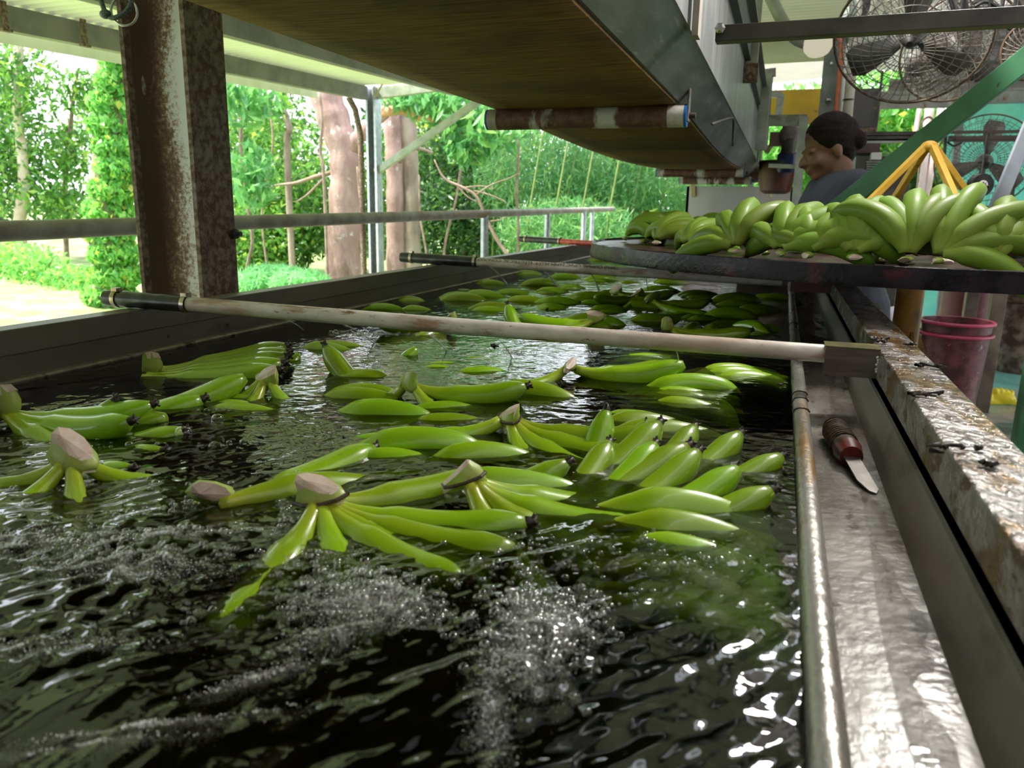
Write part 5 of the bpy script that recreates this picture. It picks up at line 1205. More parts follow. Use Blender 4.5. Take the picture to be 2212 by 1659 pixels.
MB().lathe(q + HF * 0.05, -HF, [(0.03, 0), (0.058, 0.012), (0.062, 0.08), (0.05, 0.10), (0.02, 0.108)], 20).lathe(q + UP * 0.03, UP, [(0.05, 0), (0.046, 0.03), (0.02, 0.05)], 14).build('gear_case', mat('greasy_grey', (0.16, 0.12, 0.12), (0.26, 0.20, 0.2), 14, rough=0.35), mo, smooth=True)
MB().tube([OY(1706, 300, 5.28), OY(1702, 332, 5.28)], 0.045, 14).build('neck', DARKST, mo, smooth=40)
MB().lathe(OY(1703, 326, 5.3), (0, 0, -1), [(0.04, 0), (0.062, 0.02), (0.064, 0.1), (0.05, 0.13)], 18).build('body', mat('navy_paint', (0.01, 0.02, 0.10), rough=0.35), mo, smooth=35)
MB().box2(OY(1664, 287, 5.35), OY(1692, 315, 5.3)).build('mount', mat('pink_rust', (0.3, 0.17, 0.15), (0.2, 0.12, 0.1), 12), mo)
MB().bar(OY(1655, 330, 5.32), OY(1675, 300, 5.32), 0.02, 0.03).build('arm', STEELC, mo)
tag(MB().lathe(OY(1678, 378, 5.5) - V(0, 0, 0.12), (0, 0, 1), [(0.07, 0), (0.1, 0.02), (0.12, 0.2), (0.115, 0.21), (0.09, 0.03)], 20).build('red_tub', mat('dull_red_plastic', (0.16, 0.04, 0.03), (0.07, 0.035, 0.03), 8), smooth=30), 'dull red tub hanging under the conveyor end', 'tub')
# pale sheet bin below the conveyor end
bn = thing('sheet_bin', 'pale sheet-metal bin below the conveyor end', 'bin', OY(1600, 470, 6.2))
PALE = mat('pale_sheet', (0.52, 0.50, 0.53), (0.62, 0.60, 0.62), 3, rough=0.4, metal=0.2, layers=[((0.42, 0.30, 0.26), 5, 0.55, 0.75, (1, 1, 0.3))])
a_, b_ = OY(1484, 402, 6.2), OY(1716, 398, 6.2)
MB().box2((a_.x, 6.2, -0.4), (b_.x, 6.22, a_.z)).build('front_sheet', PALE, bn)
MB().box2((a_.x, 6.2, -0.4), (a_.x + 0.02, 7.0, a_.z)).build('side_sheet', PALE, bn)
MB().box2((b_.x - 0.02, 6.2, -0.4), (b_.x, 7.0, a_.z)).build('side_sheet', PALE, bn)
MB().box2((b_.x, 6.3, -0.4), (b_.x + 0.35, 6.33, a_.z - 0.12)).build('side_sheet', mat('pinkish_sheet', (0.55, 0.42, 0.38)), bn)
for x in (a_.x + 0.04, b_.x - 0.04): MB().box2((x - 0.02, 6.25, FLOOR), (x + 0.02, 6.29, -0.4)).build('leg', GALVG, bn)
MB().bar(OY(1497, 380, 6.19), OY(1498, 425, 6.19), 0.03, 0.02, up=(0, 1, 0)).build('prop', mat('straw', (0.5, 0.4, 0.2)), bn)
hkp = MB().tube(poly_path([OY(1668, 425, 6.15), OY(1664, 410, 6.15), OY(1672, 402, 6.15), OY(1678, 412, 6.15)]), 0.01, 6)
tag(hkp.build('wire_hook', mat('cream_plastic', (0.65, 0.58, 0.3)), smooth=True), 'cream wire hook on the pale sheet bin', 'hook')
# shade cloth
sc = MB(); nx_, nz_ = 60, 20; X0, X1 = OY(2046, 300, 8.4).x, 6.2; z0, z1 = FLOOR, OY(2100, 226, 8.4).z
for i in range(nx_ + 1):
    for j in range(nz_ + 1):
        u, v = i / nx_, j / nz_; sc.v.append((X0 + (X1 - X0) * u + 0.05 * math.sin(9 * v + 2) * (1 - v) * (u < 0.1), 8.4 + 0.05 * math.sin(u * 34 + 2 * v) * (1.1 - v), z0 + (z1 - z0) * v))
for i in range(nx_):
    for j in range(nz_): a = i * (nz_ + 1) + j; sc.f.append((a, a + nz_ + 1, a + nz_ + 2, a + 1))
tag(sc.build('shade_cloth', sheet_mat('teal_shade_cloth', (0.05, 0.42, 0.36), (0.22, 0.58, 0.50), 0.55), smooth=True), 'wrinkled teal shade cloth hung behind the pedestal fan', 'shade cloth')
beam('shade_post', 'slim grey pole in front of the teal shade cloth', V(OY(2085, 300, 8.2).x, 8.2, FLOOR), OY(2078, 215, 8.2), 0.06, 0.06, POSTG, 'post', up=(0, 1, 0))
# flood lamp over the near end of the tank, above and behind the picture
# ------------------------------------------------------------------ under the table: floor things
WB = thing('work_bench', 'bench with square steel legs standing behind the packing table', 'bench', OZ(2120, 885, FLOOR))
lg = OZ(2118, 888, FLOOR)
LEGM = mat('brown_leg', (0.10, 0.075, 0.055), (0.17, 0.14, 0.11), 10, rough=0.45)
for dx, dy in ((0, 0), (1.2, 0.1), (0, 0.7), (1.2, 0.8)): MB().box2((lg.x + dx - 0.04, lg.y + dy - 0.04, FLOOR), (lg.x + dx + 0.04, lg.y + dy + 0.04, 0.02)).build('leg', LEGM, WB, bevel=0.004)
MB().box2((lg.x - 0.08, lg.y - 0.08, 0.02), (lg.x + 1.3, lg.y + 0.9, 0.06)).build('bench_top', DARKST, WB)
def tub(label, base, r, h, mt, rim_mt, fill_mt, taper=0.86, cat='bucket', handle=False):
    t = thing('bucket' if cat == 'bucket' else 'drum', label, cat, base)
    MB().lathe(base, (0, 0, 1), [(r * taper, 0), (r * 0.97, h * 0.93), (r, h), (r * 0.95, h), (r * 0.93, h * 0.9), (r * taper * 0.9, h * 0.08)], 32).build('body', mt, t, smooth=30)
    for zz in (0.87, 0.985): MB().tube([base + V(math.cos(q) * r * 1.02, math.sin(q) * r * 1.02, h * zz) for q in np.linspace(0, 2 * math.pi, 41)], 0.011, 8, caps=False).build('rim_ring', rim_mt, t, smooth=True)
    MB().lathe(base, (0, 0, 1), [(r * 0.9, h * 0.80), (0.01, h * 0.82)], 24, caps=False).build('contents', fill_mt, t)
    return t
PURP = mat('purple_scuffed_plastic', (0.08, 0.012, 0.025), (0.17, 0.05, 0.06), 16, rough=0.35, layers=[((0.42, 0.30, 0.28), 28, 0.62, 0.68, (1, 1, 1)), ((0.05, 0.02, 0.02), 7, 0.5, 0.65, (1, 1, 1))])
tub('scuffed purple bucket with a pink rim under the packing table', OZ(2036, 905, FLOOR), 0.195, 0.62, PURP, mat('pink_rim', (0.42, 0.04, 0.11), rough=0.3), mat('dark_sludge', (0.03, 0.015, 0.015)), 0.80)
tub('tall stained maroon drum behind the purple bucket', OZ(2068, 800, FLOOR), 0.20, 0.90, mat('maroon_drum', (0.14, 0.03, 0.04), (0.36, 0.24, 0.24), 5, 0.55, 0.7, rough=0.4), mat('maroon_rim', (0.2, 0.1, 0.1)), MATS['dark_sludge'], 0.92, 'drum')
tub('rusty drum with peeling paint beside the bench leg', OZ(2205, 800, FLOOR), 0.24, 0.66, mat('peeling_drum', (0.12, 0.07, 0.055), (0.38, 0.30, 0.26), 12, 0.45, 0.62, rough=0.6), MATS['brown_rusted_steel'], MATS['dark_sludge'], 0.95, 'drum')
tag(MB().tube(poly_path([OZ(2020, 640, FLOOR) + UP * 0.45, OZ(2040, 690, FLOOR) + UP * 0.4, OZ(2065, 700, FLOOR) + UP * 0.25, OZ(2110, 745, FLOOR) + UP * 0.15, OZ(2160, 740, FLOOR) + UP * 0.1, OZ(2212, 752, FLOOR) + UP * 0.06]), 0.012, 8).build('hose', mat('orange_brown_hose', (0.4, 0.16, 0.08), (0.06, 0.04, 0.04), 1.2), smooth=True), 'orange-brown hose sagging past the maroon drum', 'hose')
gl = OZ(2156, 872, FLOOR)
gm = MB()
gm.ball(gl + HR * 0.01 + UP * 0.04, 0.085, 14, 10, (1.1, 0.45, 0.55)); gm.ball(gl - HR * 0.095 + UP * 0.075, 0.03, 10, 8, (0.8, 0.7, 1.9)); gm.ball(gl - HR * 0.085 + UP * 0.04, 0.04, 10, 8, (1, 0.8, 1))
for k in range(4): gm.ball(gl + HR * (-0.03 + 0.036 * k) + UP * (0.085 - 0.008 * max(0, k - 1)), 0.026, 10, 8, (0.8, 0.8, 1.1))
gm.obox(gl + HR * 0.02 + UP * 0.015, HR * 0.11, HF * 0.03, UP * 0.015)
go = gm.build('rubber_glove', mat('bright_yellow_rubber', (0.80, 0.66, 0.01), (0.85, 0.72, 0.03), 20, rough=0.4), smooth=True)
rm = go.modifiers.new('r', 'REMESH'); rm.mode = 'VOXEL'; rm.voxel_size = 0.006; rm.use_smooth_shade = True
tag(go, 'bright yellow rubber glove lying on the wet floor', 'glove')
gp = OZ(2212, 985, FLOOR); beam('green_post', 'green painted post standing beside the yellow glove', (gp.x, gp.y, FLOOR), (gp.x, gp.y, 0.02), 0.12, 0.12, GREENB, 'post', up=(0, 1, 0))
for k, (px, py, w_) in enumerate([(1985, 665, 0.16), (2060, 668, 0.1), (2130, 668, 0.22)]):
    q = OZ(px, py, FLOOR); tag(MB().box(q + UP * 0.03, (w_, 0.1, 0.05)).build('floor_block', DARKST, bevel=0.006), 'dark block lying on the concrete behind the drums', 'block', 'dark blocks on the concrete behind the drums')
pb = OZ(1925, 700, -0.25)
tag(MB().ball(pb, 0.09, 16, 10, (0.7, 0.7, 1.0)).build('plastic_bag', mat('milky_plastic', (0.6, 0.6, 0.75), (0.75, 0.75, 0.85), 8, rough=0.2), smooth=True), 'crumpled milky plastic bag hanging behind the tank wall', 'bag')

# ------------------------------------------------------------------ knife in the gutter
kn = thing('paring_knife', 'short knife with a string-wrapped wooden handle in the gutter', 'knife', OZ(1835, 985, -0.018))
h0, h1, h2 = OZ(1800, 922, -0.004), OZ(1838, 985, -0.005), OZ(1889, 1066, -0.016)
WRAP = mat('wound_brown_string', (0.03, 0.015, 0.008), (0.10, 0.06, 0.03), 120, rough=0.45, stretch=(0.3, 1.5, 1), bump=0.6, bscale=160, bstretch=(0.2, 2, 1))
MB().tube([h0, h0.lerp(h1, 0.1), h0.lerp(h1, 0.3), h0.lerp(h1, 0.7), h1], [0.010, 0.0155, 0.0165, 0.0155, 0.012], 16).build('handle', WRAP, kn, smooth=50)
dd = (h1 - h0).normalized()
MB().tube([h0 - dd * 0.001, h0 + dd * 0.006], [0.0105, 0.0150], 16).build('butt_cap', mat('worn_red_paint', (0.14, 0.015, 0.012), (0.04, 0.012, 0.01), 60, rough=0.35), kn, smooth=50)
MB().tube([h1 - dd * 0.022, h1 + dd * 0.004], [0.0172, 0.0135], 16).build('ferrule', MATS['worn_red_paint'], kn, smooth=50)
for i in range(9):
    c = h0.lerp(h1, 0.16 + 0.062 * i); MB().tube([c + (UP.cross(dd) * math.cos(q) + UP * math.sin(q)) * 0.0166 + dd * 0.001 * math.sin(q) for q in np.linspace(0, 2 * math.pi, 21)], 0.0010, 5, caps=False).build('string_turn', WRAP, kn, smooth=True)
sd = UP.cross(dd).normalized(); L_ = (h2 - h1).length; bl = MB()
poly = [(0, -0.009), (L_ * 0.7, -0.010), (L_ * 0.95, -0.004), (L_, 0.002), (L_ * 0.9, 0.007), (0, 0.009)]
bl.prism(poly, h1 - UP * 0.001, (h2 - h1).normalized(), sd, UP * 0.0016); bl.build('blade', mat('dull_blade', (0.16, 0.14, 0.12), (0.26, 0.235, 0.21), 40, rough=0.3, metal=0.8), kn)
# black flower remnants on the wet cap and bracket
for k, (px, py, s, el) in enumerate([(1902, 733, 0.010, 1.2), (1962, 744, 0.009, 1.6), (2002, 790, 0.010, 1.4), (2000, 852, 0.010, 1.7), (2085, 970, 0.010, 2.6), (2140, 1003, 0.007, 1.5), (1905, 738, 0.006, 1)]):
    c = OZ(px, py, LZ + 0.006); b = MB(); rg = random.Random(60 + k)
    for i in range(5):
        p = c + HR * rg.uniform(-s, s) * el + HF * rg.uniform(-s, s) * 0.6
        b.tube([p, p + HR * rg.uniform(-1, 1) * s * 0.8 + UP * rg.uniform(0, 0.003), p + HR * rg.uniform(-1, 1) * s * 1.3 + HF * rg.uniform(-1, 1) * s], [0.0028, 0.0024, 0.001], 6)
    tag(b.build('flower_remnant', TIP, smooth=True), 'shrivelled black flower remnant on the wet tank cap', 'scrap', 'black flower remnants on the tank cap')
# drops of water standing on the cap
dn = 700; dx_ = RNG.uniform(0.153, 0.208, dn); dy_ = 0.35 + 2.0 * RNG.random(dn) ** 1.4; dr = RNG.uniform(0.0004, 0.0014, dn)
tag(sphere_cloud('water_drops', np.stack([dx_, dy_, np.full(dn, LZ + 0.0027)], 1), dr, 2, BUB, 0.45), 'beads of water on the stained tank cap', 'water drops', kind='stuff')

# ------------------------------------------------------------------ worker
def person():
    Yw = 3.62
    def W(px, py, y=Yw): return OY(px, py, y)
    fw_ = (-HR * 0.99 + HF * 0.02).normalized()         # the way she faces: image left, turned slightly to the lens
    sd_ = UP.cross(fw_)                                  # her left... toward the lens is -sd
    hc = W(1787, 316); root = thing('person', 'worker in a dark navy T-shirt bending over the packing table', 'person', (hc.x, hc.y, FLOOR))
    SKIN = mat('brown_skin', (0.15, 0.072, 0.042), (0.20, 0.10, 0.06), 12, rough=0.5)
    b = MB()
    tl = R_(14)                                         # head bowed
    dn = (-UP * math.cos(tl) + fw_ * math.sin(tl)); fo = (fw_ * math.cos(tl) + UP * -math.sin(tl)) ; fo = (fw_ * math.cos(tl) - UP * math.sin(tl)).normalized(); dn = (-UP * math.cos(tl) - fw_ * math.sin(tl) * -1).normalized(); dn = (-(UP * math.cos(tl) + fw_ * math.sin(tl))).normalized()
    rot = Matrix((fo, fo.cross(dn) * -1, -dn)).transposed()
    b.ball(hc - dn * 0.025 - fo * 0.012, 0.1, 20, 14, (1.0, 0.80, 0.98), rot)      # cranium
    b.ball(hc + dn * 0.045 + fo * 0.025, 0.08, 18, 12, (0.92, 0.78, 1.1), rot)      # face
    b.ball(hc + dn * 0.105 + fo * 0.05, 0.036, 12, 10, (1.1, 1.1, 0.8), rot)        # chin
    b.tube([hc + dn * 0.015 + fo * 0.092, hc + dn * 0.04 + fo * 0.112, hc + dn * 0.052 + fo * 0.118, hc + dn * 0.06 + fo * 0.098], [0.009, 0.013, 0.016, 0.013], 10)   # nose
    for s in (-1, 1):
        b.ball(hc + dn * 0.053 + fo * 0.103 + sd_ * 0.012 * s, 0.010, 8, 6)
        b.ball(hc + dn * 0.005 + fo * 0.082 + sd_ * 0.03 * s, 0.02, 10, 8, (0.8, 1.3, 0.6), rot)   # brow
        b.ball(hc + dn * 0.05 + fo * 0.06 + sd_ * 0.035 * s, 0.032, 10, 8)          # cheek
        b.ball(hc + dn * 0.025 - fo * 0.012 + sd_ * 0.078 * s, 0.026, 12, 8, (0.75, 0.4, 1.25), rot)  # ear
    b.ball(hc + dn * 0.078 + fo * 0.094, 0.014, 10, 8, (0.8, 1.7, 0.6), rot); b.ball(hc + dn * 0.09 + fo * 0.09, 0.014, 10, 8, (0.8, 1.5, 0.6), rot)   # lips
    nk = W(1820, 366); ch_ = W(1806, 420) + UP * 0.0
    shz = nk.z - 0.045
    b.tube([hc + dn * 0.06 - fo * 0.03, nk.lerp(hc, 0.3), nk - UP * 0.02, nk - UP * 0.08], [0.058, 0.052, 0.056, 0.085], 14)
    chest = V(nk.x, nk.y, shz - 0.16) - fw_ * 0.0 + fw_ * 0.01
    pel = chest - UP * 0.38 - fw_ * 0.10
    b.ball(chest, 0.17, 20, 14, (0.72, 1.02, 1.05), Matrix((fw_, sd_, UP)).transposed())
    b.tube([chest + UP * 0.05, chest - UP * 0.18 - fw_ * 0.04, pel], [0.14, 0.125, 0.15], 18)
    b.ball(pel, 0.17, 18, 12, (0.8, 1.0, 0.8), Matrix((fw_, sd_, UP)).transposed())
    hands = []
    for s in (-1, 1):
        sh = V(nk.x, nk.y, shz - 0.05) + sd_ * 0.155 * s; el = sh - UP * 0.24 + fw_ * 0.10 + sd_ * 0.03 * s; wr = el + fw_ * 0.20 - UP * 0.06 - sd_ * 0.05 * s
        wr.z = max(wr.z, 0.30)
        b.ball(sh, 0.062, 12, 10); b.tube([sh, sh.lerp(el, 0.5), el, el.lerp(wr, 0.4), wr], [0.056, 0.050, 0.041, 0.042, 0.027], 12)
        f_ = (fw_ - UP * 0.35).normalized(); pm = wr + f_ * 0.045
        b.ball(pm, 0.042, 12, 8, (1.1, 0.95, 0.42), Matrix((f_, sd_, f_.cross(sd_))).transposed())
        for k in range(4):
            r0 = pm + f_ * 0.035 + sd_ * (k - 1.5) * 0.019; L = (0.065, 0.075, 0.07, 0.055)[k]
            b.tube([r0, r0 + f_ * L * 0.5, r0 + f_ * L * 0.8 - UP * L * 0.35, r0 + f_ * L * 0.85 - UP * L * 0.6], [0.009, 0.0088, 0.0082, 0.0072], 8)
        t0 = pm - sd_ * s * 0.034 - f_ * 0.012; b.tube([t0, t0 - sd_ * s * 0.022 + f_ * 0.022, t0 - sd_ * s * 0.026 + f_ * 0.046 - UP * 0.01], [0.012, 0.011, 0.009], 8)
        hip = pel + sd_ * 0.085 * s - UP * 0.05; kn_ = V(hip.x, hip.y, (hip.z + FLOOR) / 2 + 0.02) + fw_ * 0.04; an = V(hip.x, hip.y, FLOOR + 0.08) - fw_ * 0.02
        b.tube([hip, hip.lerp(kn_, 0.5), kn_, kn_.lerp(an, 0.35), an, an - UP * 0.03], [0.09, 0.078, 0.057, 0.058, 0.038, 0.04], 14)
        b.ball(an - UP * 0.045 + fw_ * 0.07, 0.05, 12, 8, (2.2, 0.85, 0.6), Matrix((fw_, sd_, UP)).transposed())
    body = b.build('body', SKIN, root, smooth=True)
    r = body.modifiers.new('r', 'REMESH'); r.mode = 'VOXEL'; r.voxel_size = 0.0065; r.use_smooth_shade = True
    sm = body.modifiers.new('s', 'SMOOTH'); sm.iterations = 3; sm.factor = 0.5
    # clothes
    NAVY = mat('navy_cotton', (0.030, 0.034, 0.052), (0.055, 0.06, 0.082), 7, rough=0.85, bump=0.3, bscale=14)
    c = MB()
    c.ball(chest + UP * 0.0 - fw_ * 0.02, 0.205, 24, 16, (0.88, 1.05, 1.02), Matrix((fw_, sd_, UP)).transposed())
    c.tube([nk - UP * 0.045, nk - UP * 0.075, nk - UP * 0.12], [0.062, 0.10, 0.15], 18)
    c.tube([chest + UP * 0.05, chest - UP * 0.1, chest - UP * 0.24 - fw_ * 0.05, pel + UP * 0.0, pel - UP * 0.06], [0.158, 0.155, 0.15, 0.168, 0.175], 20)
    for s in (-1, 1):
        sh = V(nk.x, nk.y, shz - 0.05) + sd_ * 0.155 * s; el = sh - UP * 0.24 + fw_ * 0.10 + sd_ * 0.03 * s
        c.ball(sh, 0.092, 14, 10); c.tube([sh + UP * 0.01, sh.lerp(el, 0.5), sh.lerp(el, 0.9)], [0.09, 0.086, 0.082], 14)
    # folds
    for k in range(5):
        p = chest + sd_ * (-0.15) + UP * (0.08 - 0.05 * k) + fw_ * 0.03; c.tube([p, p + fw_ * 0.06 - UP * 0.05, p + fw_ * 0.11 - UP * 0.07], [0.004, 0.012, 0.004], 8)
    sh_ = c.build('t_shirt', NAVY, root, smooth=True)
    r = sh_.modifiers.new('r', 'REMESH'); r.mode = 'VOXEL'; r.voxel_size = 0.009; r.use_smooth_shade = True
    s2 = sh_.modifiers.new('s', 'SMOOTH'); s2.iterations = 5; s2.factor = 0.5
    p = MB(); p.ball(pel - UP * 0.02, 0.182, 18, 12, (0.84, 1.02, 0.8), Matrix((fw_, sd_, UP)).transposed())
    for s in (-1, 1):
        hip = pel + sd_ * 0.085 * s - UP * 0.05; kn_ = V(hip.x, hip.y, (hip.z + FLOOR) / 2 + 0.02) + fw_ * 0.04; an = V(hip.x, hip.y, FLOOR + 0.08) - fw_ * 0.02
        p.tube([hip, hip.lerp(kn_, 0.5), kn_, an + UP * 0.04], [0.103, 0.09, 0.07, 0.06], 14)
    o = p.build('trousers', mat('dark_trousers', (0.03, 0.03, 0.035), rough=0.9), root, smooth=True)
    r = o.modifiers.new('r', 'REMESH'); r.mode = 'VOXEL'; r.voxel_size = 0.011; r.use_smooth_shade = True
    for s in (-1, 1):
        hip = pel + sd_ * 0.085 * s; an = V(hip.x, hip.y, FLOOR + 0.05) - fw_ * 0.02
        MB().ball(an + fw_ * 0.07 - UP * 0.005, 0.055, 14, 10, (2.3, 0.95, 0.8), Matrix((fw_, sd_, UP)).transposed()).build('boot', BLACKP, root, smooth=True)
    # hair swept back to a bun, ear left free
    HAIR = mat('dark_brown_hair', (0.006, 0.004, 0.0035), (0.018, 0.010, 0.008), 40, rough=0.8, spec=0.2, stretch=(0.4, 0.4, 2), bump=0.4, bscale=90)
    h = MB()
    h.ball(hc - dn * 0.038 - fo * 0.024, 0.106, 24, 16, (1.0, 0.86, 0.93), rot)
    h.ball(hc + dn * 0.02 - fo * 0.062, 0.07, 16, 12, (0.75, 1.0, 1.1), rot)
    h.ball(hc - dn * 0.062 + fo * 0.016, 0.062, 14, 10, (1.0, 1.15, 0.75), rot)
    h.ball(hc - dn * 0.035 - fo * 0.07, 0.075, 16, 12, (0.9, 1.0, 1.0), rot)
    bun = W(1848, 304); h.tube([hc - fo * 0.09, bun], [0.035, 0.02], 10); h.ball(bun + (bun - hc).normalized() * 0.012, 0.034, 14, 10, (1, 1, 1.15))
    o = h.build('hair', HAIR, root, smooth=True)
    r = o.modifiers.new('r', 'REMESH'); r.mode = 'VOXEL'; r.voxel_size = 0.005; r.use_smooth_shade = True
    return root
person()
# ------------------------------------------------------------------ forest
def leaf_cloud(name, centres, n, lsize, mt, parent=None, droop=0.3, narrow=0.42, label=None, cat=None, shell=False):
    """n folded leaves spread over ellipsoids (centre, radii); one joined mesh"""
    cs = np.array([list(c) for c, r in centres]); rs = np.array([list(r) for c, r in centres])
    wgt = (rs[:, 0] * rs[:, 1] * rs[:, 2]) ** (2 / 3); wgt /= wgt.sum()
    k = RNG.choice(len(cs), n, p=wgt)
    d = RNG.normal(0, 1, (n, 3)); d /= np.linalg.norm(d, axis=1)[:, None]
    rad = RNG.random(n) ** (0.12 if shell else 0.42)
    p = cs[k] + d * rs[k] * rad[:, None]
    ax = RNG.normal(0, 1, (n, 3)); ax[:, 2] -= droop * 2; ax /= np.linalg.norm(ax, axis=1)[:, None]
    sd = np.cross(ax, RNG.normal(0, 1, (n, 3))); sd /= np.linalg.norm(sd, axis=1)[:, None]
    nm = np.cross(ax, sd)
    L = RNG.uniform(lsize * 0.6, lsize * 1.25, n)[:, None]; w_ = L * narrow * 0.5
    v = np.stack([p - ax * L / 2, p - ax * L * 0.05 + sd * w_ + nm * w_ * 0.35, p + ax * L / 2 - nm * w_ * 0.2, p - ax * L * 0.05 - sd * w_ + nm * w_ * 0.35], 1).reshape(-1, 3)
    i0 = np.arange(n) * 4; f = np.concatenate([np.stack([i0, i0 + 1, i0 + 2], 1), np.stack([i0, i0 + 2, i0 + 3], 1)])
    o = link_mesh(name, np_mesh(name, v, f, 3), mt, parent)
    tag(o, label, cat, kind='stuff')
    return o
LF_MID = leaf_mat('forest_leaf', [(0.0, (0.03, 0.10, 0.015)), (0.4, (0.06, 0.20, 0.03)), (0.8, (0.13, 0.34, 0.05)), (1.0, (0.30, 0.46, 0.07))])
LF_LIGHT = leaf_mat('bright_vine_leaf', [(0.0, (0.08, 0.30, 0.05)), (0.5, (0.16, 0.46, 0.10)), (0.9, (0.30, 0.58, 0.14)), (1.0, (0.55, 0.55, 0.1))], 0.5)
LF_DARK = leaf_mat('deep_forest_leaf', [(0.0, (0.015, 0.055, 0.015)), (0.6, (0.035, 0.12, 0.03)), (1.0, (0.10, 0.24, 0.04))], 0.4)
LF_BAM = leaf_mat('bamboo_leaf', [(0.0, (0.06, 0.22, 0.07)), (0.6, (0.12, 0.34, 0.11)), (1.0, (0.26, 0.46, 0.14))], 0.45)
BARK = mat('pinkish_lichen_bark', (0.26, 0.165, 0.145), (0.36, 0.25, 0.225), 6, rough=0.9, stretch=(1, 1, 0.5), layers=[((0.50, 0.47, 0.46), 7, 0.62, 0.68, (1, 1, 1)), ((0.13, 0.085, 0.065), 3, 0.5, 0.66, (1, 1, 0.4))], bump=0.6, bscale=20)
BARK2 = mat('grey_brown_bark', (0.20, 0.155, 0.115), (0.30, 0.25, 0.195), 5, rough=0.9, stretch=(1, 1, 0.4), layers=[((0.09, 0.065, 0.045), 4, 0.5, 0.66, (1, 1, 0.3))], bump=0.6, bscale=24)
ORB = mat('orange_bark', (0.42, 0.20, 0.10), (0.5, 0.28, 0.16), 12, rough=0.85)
TWIG = mat('pale_twig', (0.19, 0.13, 0.10), (0.28, 0.21, 0.165), 9, rough=0.9)
GZ_ = FLOOR - 0.2
def trunk(parent, pts, r, mt, name='trunk', seg=14, wob=0.06):
    P = poly_path(pts, 5); n = len(P); rs = r if isinstance(r, list) else [r] * n
    if len(rs) != n: rs = [float(np.interp(i / (n - 1), np.linspace(0, 1, len(rs)), rs)) for i in range(n)]
    rs = [q * (1 + wob * math.sin(i * 1.9)) for i, q in enumerate(rs)]
    return MB().tube(P, rs, seg).build(name, mt, parent, smooth=True)
def px_pts(pts, Y): return [OY(a, b, Y) for a, b in pts]
def root_at(p, extra=0.0):
    return V(p.x, p.y, FLOOR - 0.3 + 0.0)
def down(p, z=-1.2): return V(p.x, p.y, z)

# T1: big pinkish trunk left of the corner post
Y = 9.0; b0 = OY(738, 560, Y)
t = thing('forest_tree', 'thick pinkish trunk with white lichen beside the brown downpipe', 'tree', down(b0))
trunk(t, [down(OY(742, 560, Y)), OY(742, 560, Y), OY(744, 440, Y), OY(745, 340, Y), OY(722, 262, Y), OY(700, 190, Y), OY(680, 60, Y), OY(660, -560, Y)], [0.24, 0.23, 0.20, 0.19, 0.21, 0.20, 0.16, 0.08], BARK)
trunk(t, [OY(748, 330, Y), OY(762, 312, Y), OY(785, 285, Y), OY(840, 232, Y), OY(880, 150, Y)], [0.14, 0.11, 0.08, 0.07, 0.05], BARK, 'branch')
trunk(t, [OY(732, 355, Y), OY(716, 372, Y), OY(680, 382, Y), OY(640, 395, Y), OY(600, 400, Y), OY(560, 410, Y)], [0.035, 0.03, 0.028, 0.022, 0.016, 0.01], TWIG, 'branch', 8)
trunk(t, [OY(700, 385, Y), OY(665, 420, Y), OY(640, 436, Y)], [0.018, 0.014, 0.008], TWIG, 'branch', 6)
leaf_cloud('foliage', [(OY(640, -560, Y + .6), (1.8, 1.4, 0.9)), (OY(820, -640, Y + .3), (1.6, 1.4, 0.9)), (OY(560, 250, Y + 1), (0.6, 0.6, 0.6))], 4500, 0.16, LF_MID, t)
# T2: twin grey-brown trunks right of the post
Y = 10.0; t = thing('forest_tree', 'pair of fused grey-brown trunks behind the knee brace', 'tree', down(OY(872, 560, Y)))
trunk(t, [down(OY(858, 560, Y)), OY(856, 540, Y), OY(855, 440, Y), OY(852, 330, Y), OY(848, 230, Y), OY(846, 60, Y), OY(850, -560, Y)], [0.16, 0.14, 0.13, 0.13, 0.14, 0.13], BARK)
trunk(t, [down(OY(890, 560, Y + .1)), OY(890, 540, Y + .1), OY(888, 440, Y + .1), OY(884, 330, Y + .1), OY(880, 230, Y + .1), OY(876, 60, Y), OY(905, -560, Y)], [0.17, 0.13, 0.125, 0.12, 0.12, 0.11], BARK2)
trunk(t, [OY(862, 350, Y - .2), OY(870, 330, Y - .25), OY(900, 320, Y - .3), OY(935, 330, Y - .3)], [0.04, 0.03, 0.025, 0.015], TWIG, 'branch', 8)
leaf_cloud('foliage', [(OY(860, -560, Y + .8), (2.0, 1.4, 0.9)), (OY(980, -640, Y + 1), (1.6, 1.2, 0.9))], 4500, 0.16, LF_MID, t)
